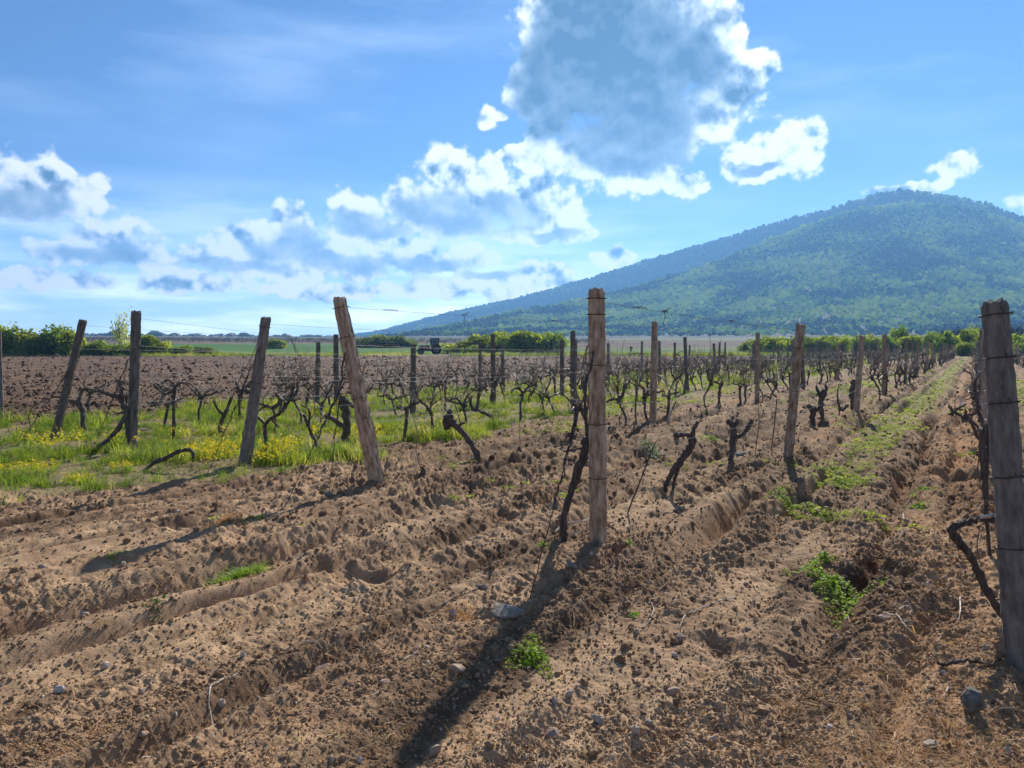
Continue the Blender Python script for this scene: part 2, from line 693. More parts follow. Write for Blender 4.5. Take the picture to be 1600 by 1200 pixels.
    ccol = t.ramp(sh, [(0.0, (1.0, 1.0, 1.0)), (0.22, (0.88, 0.91, 0.95)), (0.42, (0.60, 0.68, 0.78)), (0.68, (0.24, 0.34, 0.46)), (1.0, (0.055, 0.125, 0.21))])
    cb = t.n('ShaderNodeBackground')
    cb.inputs['Strength'].default_value = 0.84
    t.l(ccol, cb.inputs['Color'])
    # thin high veil, and a pale low bank over the plain
    st = t.n('ShaderNodeMapping')
    st.inputs['Rotation'].default_value = (0, R(38), 0)
    st.inputs['Scale'].default_value = (2.2, 2.2, 9.0)
    t.l(d, st.inputs[0])
    veil = t.math('MULTIPLY', t.mapr(t.noise(st.outputs[0], 1.0, 6, 0.55), 0.48, 0.75), t.mapr(el, 8, 20))
    lowb = t.n('ShaderNodeMapping')
    lowb.inputs['Scale'].default_value = (3.0, 3.0, 20.0)
    t.l(d, lowb.inputs[0])
    ln = t.noise(lowb.outputs[0], 1.6, 6, 0.55)
    bank = t.math('MULTIPLY', t.mapr(el, 12.0, 2.0), t.mapr(ln, 0.36, 0.60, 0.45, 1.0))
    vb = t.n('ShaderNodeBackground')
    vb.inputs['Strength'].default_value = 1.7
    t.l(t.mix(t.mapr(ln, 0.42, 0.6), (0.50, 0.65, 0.83), (0.80, 0.86, 0.93)), vb.inputs['Color'])
    m1 = t.n('ShaderNodeMixShader')
    t.l(t.math('ADD', t.math('MULTIPLY', veil, 0.22), t.math('MULTIPLY', t.math('MULTIPLY', bank, 0.85), t.mapr(az, -4, 20, 1.0, 0.30)), clamp=True), m1.inputs[0])
    t.l(bg.outputs[0], m1.inputs[1])
    t.l(vb.outputs[0], m1.inputs[2])
    m2 = t.n('ShaderNodeMixShader')
    t.l(t.math('MULTIPLY', mask, 0.985), m2.inputs[0])
    t.l(m1.outputs[0], m2.inputs[1])
    t.l(cb.outputs[0], m2.inputs[2])
    o = t.n('ShaderNodeOutputWorld')
    t.l(m2.outputs[0], o.inputs['Surface'])


SKY_STRENGTH = 0.080
make_world()
scene.view_settings.view_transform = 'Standard'
scene.view_settings.look = 'None'
scene.view_settings.exposure = 0.66
scene.view_settings.gamma = 1.0
scene.view_settings.use_curve_mapping = False


# ------------------------------------------------------------------ the air
def build_haze():
    m, nt = new_mat('haze')
    t = NT(nt)
    v = t.n('ShaderNodeVolumePrincipled')
    v.inputs['Color'].default_value = (0.22, 0.52, 1.0, 1)
    v.inputs['Density'].default_value = HAZE
    v.inputs['Anisotropy'].default_value = 0.35
    o = t.n('ShaderNodeOutputMaterial')
    t.l(v.outputs[0], o.inputs['Volume'])
    mb = MB()
    mb.box((0, 0, 0), (1, 1, 1))
    me = mb.mesh('haze', [m])
    ob = obj('haze', me)
    ob.scale = (7000, 7000, 476)
    ob.location = (0, 0, 238 - 6.0)
    tag(ob, 'pale blue spring haze over the plain and the hill', None, None, 'stuff')


HAZE = 0.00027
build_haze()

# ------------------------------------------------------------------ vineyard soil (fine sheet) and the far land
M_SOIL = mat_soil()
M_LAND = mat_attr_tint('land')

SOIL_LIGHT = np.array([0.445, 0.292, 0.168])
SOIL_MID = np.array([0.272, 0.166, 0.094])
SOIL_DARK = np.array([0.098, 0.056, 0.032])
SOIL_RUST = np.array([0.36, 0.165, 0.062])
FIELD_A = np.array([0.090, 0.052, 0.031])
FIELD_B = np.array([0.155, 0.096, 0.057])
MOSS = np.array([0.165, 0.165, 0.038])
TURF = np.array([0.20, 0.165, 0.075])


def weed_strip(x, y):
    """how much low green weed grows on the soil (the strips between the vine rows)"""
    s, o = so(x, y)
    n = fbm(x * 0.7, y * 0.7, 90, 4)
    y_ = np.asarray(y)
    far = sstep(4.5, 16, y_)
    nearcut = sstep(5.6, 8.5, y_)
    m = nearcut * np.exp(-((o + 1.22 + 0.25 * pnoise(s * 0.3, s * 0, 93)) / 0.40) ** 2) * (0.35 + 0.65 * far)
    m = np.maximum(m, 0.55 * np.exp(-((o + 0.15) / 0.5) ** 2) * far * 0.4)
    m = np.maximum(m, np.exp(-((o - 1.4) / 0.45) ** 2) * far * 0.9)
    m = np.maximum(m, np.exp(-((o - 4.2) / 0.6) ** 2) * far * 0.9)
    m = np.maximum(m, np.exp(-((o + 3.8) / 0.7) ** 2) * sstep(16, 26, y_) * 0.75)
    m = np.maximum(m, np.exp(-((o + 2.4) / 0.6) ** 2) * sstep(8, 20, y_) * 0.35)
    m = np.maximum(m, np.exp(-((o + 6.7) / 0.8) ** 2) * sstep(6, 14, s) * 0.5)
    return np.clip(m * 1.7 - 0.48 + 0.85 * n, 0, 1) * sstep(2.0, 5.0, s + 0.2 * o)


def straw_strip(x, y):
    s, o = so(x, y)
    n = fbm(x * 1.1, y * 1.1, 95, 3)
    m = np.exp(-((o + 0.08) / 0.55) ** 2) + 0.55 * np.exp(-((o + 2.25) / 0.33) ** 2) * sstep(5, 14, y) + 0.5 * np.exp(-((o + 5.3) / 0.35) ** 2) * sstep(10, 20, y)
    return np.clip(m * 1.1 - 0.35 + 0.6 * n, 0, 1)


def soil_tint(x, y, z):
    s, o = so(x, y)
    a = np.clip(0.5 + 0.85 * fbm(x * 0.8, y * 0.8, 60, 4) + 0.35 * pnoise(x * 7, y * 7, 64), 0, 1)[:, None]
    c = SOIL_MID + (SOIL_LIGHT - SOIL_MID) * a
    c = c * (1 - 0.36 * sstep(4.0, 9.5, s))[:, None] * (1 + np.array([0.03, 0.0, -0.06]) * sstep(4.0, 9.5, s)[:, None])  # row soil darkened: tilled tone plus painted shade of the clod sides
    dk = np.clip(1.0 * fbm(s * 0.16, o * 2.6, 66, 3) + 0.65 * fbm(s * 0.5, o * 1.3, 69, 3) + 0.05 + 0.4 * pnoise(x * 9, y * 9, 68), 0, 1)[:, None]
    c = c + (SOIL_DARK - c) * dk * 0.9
    st = straw_strip(x, y)[:, None]
    c = c + (SOIL_RUST - c) * st * (0.34 + 0.3 * sstep(4, 9, y))[:, None]
    wd = weed_strip(x, y)[:, None]
    far = sstep(9, 26, y)[:, None]
    c = c + (MOSS * 1.15 - c) * np.clip(wd * (0.35 + 0.5 * far), 0, 0.9)
    gm = grass_mask(x, y)[:, None]
    c = c + (TURF - c) * gm * 0.9
    fm = field_mask(x, y)[:, None]
    f = np.clip(0.5 + 0.7 * fbm(x * 0.35, y * 0.35, 80, 4) + 0.4 * pnoise(x * 2.3, y * 2.3, 83), 0, 1)[:, None]
    c = c + (FIELD_A + (FIELD_B - FIELD_A) * f - c) * fm
    return c


def build_soil():
    y0, y1 = 1.25, 126.0
    nr, nc = 1650, 1400
    inv = np.linspace(1 / y0, 1 / y1, nr)
    ys = 1 / inv
    tx = np.linspace(-0.97, 0.97, nc)
    Y, T = np.meshgrid(ys, tx, indexing='ij')
    X = (Y * T).ravel()
    Y = Y.ravel()
    Z = height(X, Y)
    Z = Z * sstep(126, 100, Y) + 0.0
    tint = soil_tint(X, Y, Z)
    i, j = np.meshgrid(np.arange(nr - 1), np.arange(nc - 1), indexing='ij')
    b = (i * nc + j).ravel()
    Q = np.stack([b, b + 1, b + nc + 1, b + nc], axis=1)
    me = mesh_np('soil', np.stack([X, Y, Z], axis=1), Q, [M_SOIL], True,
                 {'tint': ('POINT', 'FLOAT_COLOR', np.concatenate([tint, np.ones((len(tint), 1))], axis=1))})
    o = obj('ground', me)
    tag(o, 'bare brown vineyard soil with ruts, clods and grassy strips', None, None, 'structure')
    return o


build_soil()


def land_z(x, y):
    """far land: flat to 160 m, then a long gentle rise towards the hill, level far beyond"""
    r = np.hypot(x, y)
    front = sstep(-200, 100, y)
    z = 0.0155 * np.clip(r - 160, 0, 900) * (0.3 + 0.7 * front)
    z = z + 0.0035 * np.clip(r - 1060, 0, 2000)
    z = z + 0.25 * fbm(x * 0.012, y * 0.012, 110, 3) * sstep(150, 260, r)
    t = np.abs(x) / np.maximum(y, 0.01)
    wedge = sstep(0.962, 0.945, t) * (y > 1.0) * sstep(126.5, 122, y)
    return z - 0.35 * wedge


def band(r, a, b, w):
    return sstep(a - w, a + w, r) * (1 - sstep(b - w, b + w, r))


def build_land():
    radii = np.concatenate([np.linspace(0, 100, 41)[1:], np.linspace(101, 130, 30), np.geomspace(131, 3450, 280)])
    na = 900
    angs = np.linspace(0, 2 * np.pi, na, endpoint=False)
    Rr, A = np.meshgrid(radii, angs, indexing='ij')
    X = (Rr * np.sin(A)).ravel()
    Y = (Rr * np.cos(A)).ravel()
    Z = land_z(X, Y)
    Rf = Rr.ravel()
    az = np.degrees(np.arctan2(X, Y))
    n = fbm(X * 0.01, Y * 0.01, 120, 4)
    rr = Rf * (1 + 0.05 * n)
    C = np.tile(np.array([0.15, 0.12, 0.06]), (len(X), 1))

    def lay(mask, col):
        nonlocal C
        C = C + (np.array(col) - C) * np.clip(mask, 0, 1)[:, None]
    lay(sstep(0, 1, 110 - Rf), (0.20, 0.13, 0.08))
    # left: dry verge, then vivid young corn, then rows of other vineyards
    left = sstep(4, -2, az)
    lay(band(rr, 112, 150, 6), (0.17, 0.155, 0.055))
    lay(left * band(rr, 150, 330, 10) * (0.55 + 0.45 * sstep(-0.3, 0.2, n)), (0.060, 0.145, 0.028))
    lay(left * band(rr, 330, 620, 18), (0.155, 0.115, 0.085))
    lay(left * band(rr, 620, 900, 30), (0.10, 0.105, 0.05))
    lay(left * band(rr, 1000, 1500, 60), (0.30, 0.24, 0.20))
    lay(left * sstep(1500, 1700, rr), (0.085, 0.09, 0.06))
    # right: green crop, wide brown field, then pale meadow under the hill
    right = 1 - left
    lay(right * band(rr, 128, 225, 8), (0.085, 0.145, 0.032))
    lay(right * band(rr, 225, 520, 14), (0.095, 0.070, 0.046))
    lay(right * band(rr, 520, 760, 30), (0.12, 0.14, 0.055))
    lay(right * sstep(760, 900, rr), (0.10, 0.11, 0.05))
    pale = right * np.exp(-((az - 23.5) / 3.0) ** 2) * band(rr, 620, 860, 40)
    lay(pale, (0.22, 0.25, 0.10))
    nr = len(radii)
    V = np.stack([X, Y, Z], axis=1)
    i, j = np.meshgrid(np.arange(nr - 1), np.arange(na), indexing='ij')
    k = (j + 1) % na
    Q = np.stack([(i * na + j).ravel(), (i * na + k).ravel(), ((i + 1) * na + k).ravel(), ((i + 1) * na + j).ravel()], axis=1)[:, ::-1]
    c0 = len(V)
    V = np.concatenate([V, [[0, 0, 0.0]]])
    tri = np.array([[c0, (j + 1) % na, j] for j in range(na)])[:, ::-1]
    C = np.concatenate([C, [[0.2, 0.13, 0.08]]])
    me = mesh_np('land', V, [Q, tri], [M_LAND], True, {'tint': ('POINT', 'FLOAT_COLOR', np.concatenate([C, np.ones((len(C), 1))], axis=1))})
    o = obj('terrain', me)
    tag(o, 'flat farmland with green and brown fields reaching the horizon', None, None, 'structure')


build_land()

# ------------------------------------------------------------------ scattering helper (only for things nobody could count)
def store(name, objs):
    c = bpy.data.collections.new(name)     # never linked to the scene: holds the variants only
    for o in objs:
        c.objects.link(o)
    return c


def scatter(name, P, rot, scl, idx, tone, coll, label, nvar, normal_rot=None):
    n = len(P)
    me = mesh_np(name, P, np.zeros((0, 3), dtype=np.int32), (), False, {
        'rot': ('POINT', 'FLOAT_VECTOR', rot), 'scl': ('POINT', 'FLOAT_VECTOR', scl if np.ndim(scl) == 2 else np.repeat(np.asarray(scl)[:, None], 3, axis=1)),
        'idx': ('POINT', 'INT', idx), 'tone': ('POINT', 'FLOAT', tone)})
    o = obj(name, me)
    ng = bpy.data.node_groups.new(name, 'GeometryNodeTree')
    ng.interface.new_socket('Geometry', in_out='INPUT', socket_type='NodeSocketGeometry')
    ng.interface.new_socket('Geometry', in_out='OUTPUT', socket_type='NodeSocketGeometry')
    N = ng.nodes.new
    gi = N('NodeGroupInput')
    go = N('NodeGroupOutput')
    ci = N('GeometryNodeCollectionInfo')
    ci.inputs['Collection'].default_value = coll
    ci.inputs['Separate Children'].default_value = True
    ci.inputs['Reset Children'].default_value = True
    ip = N('GeometryNodeInstanceOnPoints')
    ip.inputs['Pick Instance'].default_value = True

    def attr(nm, typ):
        a = N('GeometryNodeInputNamedAttribute')
        a.data_type = typ
        a.inputs['Name'].default_value = nm
        return a.outputs['Attribute']
    L = ng.links.new
    L(gi.outputs[0], ip.inputs['Points'])
    L(ci.outputs[0], ip.inputs['Instance'])
    L(attr('idx', 'INT'), ip.inputs['Instance Index'])
    er = N('FunctionNodeEulerToRotation')
    L(attr('rot', 'FLOAT_VECTOR'), er.inputs[0])
    L(er.outputs[0], ip.inputs['Rotation'])
    L(attr('scl', 'FLOAT_VECTOR'), ip.inputs['Scale'])
    L(ip.outputs[0], go.inputs[0])
    md = o.modifiers.new('scatter', 'NODES')
    md.node_group = ng
    tag(o, label, None, None, 'stuff')
    return o


def ico(sub):
    bm = bmesh.new()
    bmesh.ops.create_icosphere(bm, subdivisions=sub, radius=1.0)
    v = np.array([x.co[:] for x in bm.verts])
    f = np.array([[q.index for q in p.verts] for p in bm.faces])
    bm.free()
    return v, f


def noise3(v, s, seed):
    return (pnoise(v[:, 0] * s + v[:, 2] * s * 0.71 + seed, v[:, 1] * s - v[:, 2] * s * 0.63, seed)
            + pnoise(v[:, 1] * s * 1.1 + v[:, 0] * 0.5 * s, v[:, 2] * s * 1.1 - seed, seed + 1)) * 0.7


# ------------------------------------------------------------------ the wooded hill
# skyline of the photograph, turned into azimuth and elevation of two ridges at their own distances
BACK = [(380, 533), (520, 526), (590, 519), (700, 490), (800, 469), (900, 442), (1000, 411), (1100, 382), (1200, 352), (1300, 327), (1340, 312), (1380, 302), (1420, 299), (1480, 306), (1540, 319), (1600, 341), (1750, 395), (1900, 445), (2200, 500), (2700, 530)]
FRONT = [(480, 533), (620, 524), (700, 509), (800, 490), (900, 473), (1000, 450), (1080, 424), (1150, 398), (1230, 366), (1300, 340), (1350, 325), (1420, 318), (1480, 322), (1540, 333), (1600, 353), (1750, 405), (1900, 452), (2200, 505), (2700, 532)]


def _curve(px):
    a, e = [], []
    for u, v in px:
        d = ray(u, v)
        a.append(math.atan2(d.x, d.y))
        e.append(d.z / math.hypot(d.x, d.y))
    return np.array(a), np.array(e)


BA, BE = _curve(BACK)
FA, FE = _curve(FRONT)
PK = math.atan2(*ray(1420, 299)[:2])


def hill_z(a, r):
    rb = 2050 + 900 * np.clip((PK - a) / 0.65, 0, 1) ** 1.1 + 300 * np.clip((a - PK) / 0.6, 0, 1)
    rf = 1850 - 450 * np.clip((PK - a) / 0.6, 0, 1) + 150 * np.clip((a - PK) / 0.6, 0, 1)
    x = r * np.sin(a)
    y = r * np.cos(a)
    eb = np.interp(a, BA, BE)
    ef = np.interp(a, FA, FE)
    base = land_z(x, y)

    def ridge(R, e, r0, back):
        H = np.maximum(R * e + CAM_H - base, 0.0)
        t = np.clip((r - r0) / (R - r0), 0, 1)
        up = 0.62 * t ** 1.5 + 0.38 * t ** 3.2 * (4 - 3 * t) ** 0.35
        prof = up / (0.62 + 0.38)
        down = np.clip(1 - (r - R) / back, 0, 1)
        return H * np.where(r < R, prof, down * down * (3 - 2 * down))
    zf = ridge(rf, ef, 850.0 + 0 * r, 700.0)
    zb = ridge(rb, eb, 1250.0 + 500 * np.clip((PK - a) / 0.6, 0, 1), 650.0)
    z = np.maximum(zf, zb)
    gully = fbm(a * 14, r * 0.0016, 130, 4) * 0.10 + fbm(x * 0.006, y * 0.006, 134, 3) * 0.03
    top = np.clip(np.where(zf > zb, rf, rb) - r, 0, 500) / 500
    z = z * (1 + gully * top)
    return base - 3.0 * (z < 1) + z - 0.4, zf > zb


def build_hill():
    aa = np.linspace(R(-22), R(62), 330)
    rr = np.concatenate([np.linspace(800, 3100, 190), np.linspace(3120, 3420, 12)])
    A, Rr = np.meshgrid(aa, rr, indexing='ij')
    Z, fr = hill_z(A.ravel(), Rr.ravel())
    X = (Rr * np.sin(A)).ravel()
    Y = (Rr * np.cos(A)).ravel()
    nr = len(rr)
    i, j = np.meshgrid(np.arange(len(aa) - 1), np.arange(nr - 1), indexing='ij')
    b = (i * nr + j).ravel()
    Q = np.stack([b, b + 1, b + nr + 1, b + nr], axis=1)
    n = fbm(X * 0.01, Y * 0.01, 140, 4)
    C = np.array([0.085, 0.075, 0.05])[None] * (1 + 0.3 * n)[:, None]
    me = mesh_np('hill', np.stack([X, Y, Z], axis=1), Q[:, ::-1], [M_LAND], True,
                 {'tint': ('POINT', 'FLOAT_COLOR', np.concatenate([C, np.ones((len(C), 1))], axis=1))})
    o = obj('mountain', me)
    tag(o, 'broad wooded hill rising behind the vineyard to a rounded top', None, None, 'structure')
    # crowns of its forest
    V = []
    v0, f0 = ico(2)
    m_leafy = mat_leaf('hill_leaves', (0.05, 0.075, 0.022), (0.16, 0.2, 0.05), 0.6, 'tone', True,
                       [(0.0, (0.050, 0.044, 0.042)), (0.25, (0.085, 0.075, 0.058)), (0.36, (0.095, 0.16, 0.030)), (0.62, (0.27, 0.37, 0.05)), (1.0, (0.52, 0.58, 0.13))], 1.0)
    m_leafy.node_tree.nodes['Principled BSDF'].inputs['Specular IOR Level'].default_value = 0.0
    for k in range(5):
        d = 1 + 0.30 * noise3(v0, 2.2, 150 + k) + 0.22 * noise3(v0, 5.0, 160 + k)
        v = v0 * d[:, None] * np.array([1, 1, 0.85]) + np.array([0, 0, 0.75])
        me = mesh_np('crown', v, f0, [m_leafy], False)
        V.append(bpy.data.objects.new('crown_%d' % k, me))
    rng = np.random.default_rng(5)
    P, S, T = [], [], []
    for (a0, a1, r0, r1, sp) in ((R(-14), R(46), 860, 2080, 6.5), (R(-14), R(46), 1500, 3000, 7.0)):
        area = 0.5 * (r1 ** 2 - r0 ** 2) * (a1 - a0)
        n = int(area / (sp * sp))
        r = np.sqrt(rng.uniform(r0 ** 2, r1 ** 2, n))
        a = rng.uniform(a0, a1, n)
        z, fr = hill_z(a, r)
        x = r * np.sin(a)
        y = r * np.cos(a)
        zz = z - land_z(x, y)
        # keep what the slope turns towards the vineyard (and a little over the crest)
        z2, _ = hill_z(a, r + 30.0)
        face = (z2 - z) > -9.0
        ok = face & (zz > 2.0) & (fr if r1 < 2500 else ~fr)
        # drop half of the trees that nearer slopes hide well
        x, y, z, a, r, zz = (q[ok] for q in (x, y, z, a, r, zz))
        low = np.clip(zz / 60, 0, 1)
        clump = fbm(x * 0.008, y * 0.008, 170, 4)
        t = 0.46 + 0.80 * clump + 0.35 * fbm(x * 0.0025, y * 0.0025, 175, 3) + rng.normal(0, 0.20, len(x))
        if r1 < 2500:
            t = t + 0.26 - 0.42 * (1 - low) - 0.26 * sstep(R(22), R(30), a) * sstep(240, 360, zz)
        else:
            t = t - 0.38  # back ridge toned down to bare-wood colours, standing in for cloud shadow
        s = rng.lognormal(0, 0.25, len(x)) * (3.0 if r1 < 2500 else 2.9) * (0.55 + 0.45 * low)
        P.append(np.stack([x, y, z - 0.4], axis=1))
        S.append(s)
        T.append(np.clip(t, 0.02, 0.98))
    P = np.concatenate(P)
    S = np.concatenate(S)
    T = np.concatenate(T)
    n = len(P)
    print('hill trees', n)
    rot = np.stack([rng.uniform(-0.15, 0.15, n), rng.uniform(-0.15, 0.15, n), rng.uniform(0, 6.28, n)], axis=1)
    scl = np.stack([S * rng.uniform(0.85, 1.2, n), S * rng.uniform(0.85, 1.2, n), S * rng.uniform(0.9, 1.35, n)], axis=1)
    scatter('hill_forest', P, rot, scl, rng.integers(0, 5, n), T, store('hill_crowns', V), 'spring forest of fresh green, still bare and shade-toned crowns covering the hill', 5)


build_hill()



# ------------------------------------------------------------------ posts, wires and vines
M_POST_TAN = mat_mottled('post_weathered_tan', [(0.28, (0.12, 0.070, 0.040)), (0.42, (0.27, 0.185, 0.12)), (0.55, (0.41, 0.305, 0.215)), (0.75, (0.57, 0.475, 0.37))], (30, 30, 9.0), 0.9, 0.8, 420, 0.2, 8)
M_POST_GREY = mat_mottled('post_weathered_grey', [(0.25, (0.070, 0.062, 0.058)), (0.45, (0.165, 0.148, 0.132)), (0.65, (0.27, 0.235, 0.20)), (0.82, (0.38, 0.34, 0.29))], (28, 28, 9.0), 0.9, 0.8, 420, 0.2, 8)
M_POST_DARK = mat_mottled('post_weathered_dark', [(0.25, (0.06, 0.052, 0.048)), (0.5, (0.155, 0.135, 0.118)), (0.75, (0.27, 0.235, 0.20))], (24, 24, 5.0), 0.9, 0.8, 420, 0.2, 8)
M_RUST = mat_plain('rusty_wire', (0.055, 0.035, 0.026), 0.75, 0.3)
M_STEEL = mat_plain('galvanised_wire', (0.22, 0.215, 0.21), 0.6, 0.7)
M_BARK = mat_mottled('vine_bark', [(0.3, (0.038, 0.030, 0.026)), (0.5, (0.105, 0.084, 0.070)), (0.7, (0.21, 0.175, 0.148))], (60, 60, 12), 0.8, 1.0, 500, 0.3, 7, 'Object', 0.01)
M_CANE = mat_mottled('vine_cane', [(0.3, (0.075, 0.045, 0.030)), (0.6, (0.17, 0.105, 0.066)), (0.8, (0.27, 0.18, 0.12))], (40, 40, 20), 0.5, 0.3, 200, 0.45)
M_PALE = mat_mottled('bleached_wood', [(0.3, (0.36, 0.29, 0.22)), (0.7, (0.62, 0.54, 0.44))], (40, 40, 20), 0.65, 0.3, 200, 0.4)

rngv = np.random.default_rng(21)
ROW_END = 112.0


def post_mesh(h, w0, w1, mat, seed, tie_free=True):
    """square post with chamfered, worn edges, set 0.35 m into the ground, a ragged top"""
    rng = np.random.default_rng(seed)
    n = 44
    zs = np.concatenate([[-0.35], np.linspace(-0.05, h, n - 1)])
    ch = 0.22
    sec = []
    for k in range(4):
        a = k * math.pi / 2
        for (px, py) in ((1.0, -(1 - 2 * ch)), (1.0, -0.15), (1.0, 0.18), (1.0, (1 - 2 * ch))):
            sec.append((px * math.cos(a) - py * math.sin(a), px * math.sin(a) + py * math.cos(a)))
    sec = np.array(sec)
    m = len(sec)
    V = []
    base = rng.normal(0, 0.035, m)
    for i, z in enumerate(zs):
        w = (w0 + (w1 - w0) * max(z, 0) / h) / 2
        wob = base * 0.7 + 0.035 * rng.normal(0, 1, m) + 0.03 * math.sin(z * 7 + seed)
        ring = sec * (w * (1 + wob))[:, None]
        zz = np.full(m, z)
        if i == n - 1:
            ring = ring * 0.86
            zz = zz + rng.normal(0, 0.010, m)
        elif i == n - 2:
            zz = np.full(m, h - 0.018)
        V.append(np.stack([ring[:, 0], ring[:, 1], zz], axis=1))
    V = np.concatenate(V)
    i, j = np.meshgrid(np.arange(n - 1), np.arange(m), indexing='ij')
    i, j = i.ravel(), j.ravel()
    k = (j + 1) % m
    Q = np.stack([i * m + j, i * m + k, (i + 1) * m + k, (i + 1) * m + j], axis=1)
    top = len(V)
    V = np.concatenate([V, [[0, 0, h + 0.006]]])
    T = np.array([(top, (n - 1) * m + j, (n - 1) * m + (j + 1) % m) for j in range(m)])
    me = mesh_np('vineyard_post', V, [Q, T], [mat], False)
    return me


def tie_mesh(w, seed):
    rng = np.random.default_rng(seed)
    mb = MB()
    a = w * 0.53
    c = a * 0.62
    ring = [(a, -c), (a, c), (c, a), (-c, a), (-a, c), (-a, -c), (-c, -a), (c, -a), (a, -c)]
    tilt = rng.uniform(-0.12, 0.12)
    pts = [(x, y, 0.5 * x * tilt + rng.normal(0, 0.002)) for x, y in ring]
    mb.tube(pts, 0.0032, 5)
    e = np.array(pts[0])
    mb.tube([e, e + (0.012, -0.01, 0.008), e + (0.02, -0.035, 0.028)], 0.003, 4)
    return mb.mesh('wire_tie', [M_RUST])


def place_axis(o, base, top):
    z = (top - base).normalized()
    q = z.to_track_quat('Z', 'Y')
    o.rotation_mode = 'QUATERNION'
    return q


ROWS = {
    'C': dict(o=0.2, name='row of the thick post nearest the camera', posts=[((1600, 1064), (1554, 472))]),
    'B': dict(o=-2.35, name='row of the tall tan post', posts=[((935, 858), (932, 452)), ((1230, 726), (1251, 507)), ((1337, 655), (1347, 525))]),
    'A': dict(o=-5.37, name='row of the leaning tan post', posts=[((592, 768), (530, 466)), ((1020, 664), (1023, 503)), ((1183, 629), (1184, 520))]),
    'D': dict(o=-8.1, name='row of the grey post in grass', posts=[((382, 728), (416, 496)), ((897, 645), (895, 517)), ((1074, 612), (1070, 527))]),
    'E': dict(o=-10.75, name='row of the upright dark post', posts=[((206, 705), (213, 487)), ((645, 648), (646, 538)), ((771, 634), (770, 522)), ((878, 619), (878, 531))]),
    'F': dict(o=-13.2, name='row of the slanting dark post', posts=[((85, 687), (130, 500)), ((526, 642), (525, 523)), ((786, 614), (785, 537))]),
    'G': dict(o=-15.7, name='row at the field edge', posts=[((1, 662), (-3, 520))]),
    'H': dict(o=2.95, name='row at the far side of the second aisle', posts=[], start=42.0),
    'I': dict(o=5.7, name='outermost row beyond the second aisle', posts=[], start=62.0),
}
ORD = ['first', 'second', 'third', 'fourth', 'fifth', 'sixth', 'seventh', 'eighth', 'ninth', 'tenth', 'eleventh', 'twelfth', 'thirteenth', 'fourteenth', 'fifteenth', 'sixteenth', 'seventeenth', 'eighteenth', 'nineteenth', 'twentieth']
FIRST_LABEL = {
    'C': 'thick brown post with wire bands, nearest the camera, beside a bent vine',
    'B': 'tall upright tan post with a ragged top at the end of its row',
    'A': 'pale tan post leaning towards the grass, standing in bare soil',
    'D': 'grey tapering post tilting away from the leaning tan post, at the grass edge',
    'E': 'dark upright post standing in grass with yellow flowers, blossom tree behind',
    'F': 'slanting dark post in grass between the upright dark post and the field edge',
    'G': 'thin pale post in grass at the very edge of the photo',
}
POSTS_G = 'posts of the vineyard rows'
stock = {}
for mk, mm in (('tan', M_POST_TAN), ('grey', M_POST_GREY), ('dark', M_POST_DARK)):
    stock[mk] = [post_mesh(1.8, 0.118, 0.108, mm, 300 + k) for k in range(4)]
TIES = [tie_mesh(0.118, 320 + k) for k in range(3)]
row_posts = {}


def add_post(base, top, me, hmesh, label, ties, yaw, tie_list=None, scale_xy=1.0):
    o = bpy.data.objects.new('vineyard_post', me)
    ax = (top - base)
    q = ax.normalized().to_track_quat('Z', 'Y') @ Quaternion((0, 0, 1), yaw)
    o.rotation_mode = 'QUATERNION'
    o.rotation_quaternion = q
    o.location = base
    o.scale = (scale_xy, scale_xy, ax.length / hmesh)
    link(o)
    tag(o, label, 'post', POSTS_G)
    for z in ties:
        t = bpy.data.objects.new('wire_tie', (tie_list or TIES)[int(rngv.integers(0, 3))])
        t.location = (0, 0, z)
        link(t, o)
    return o


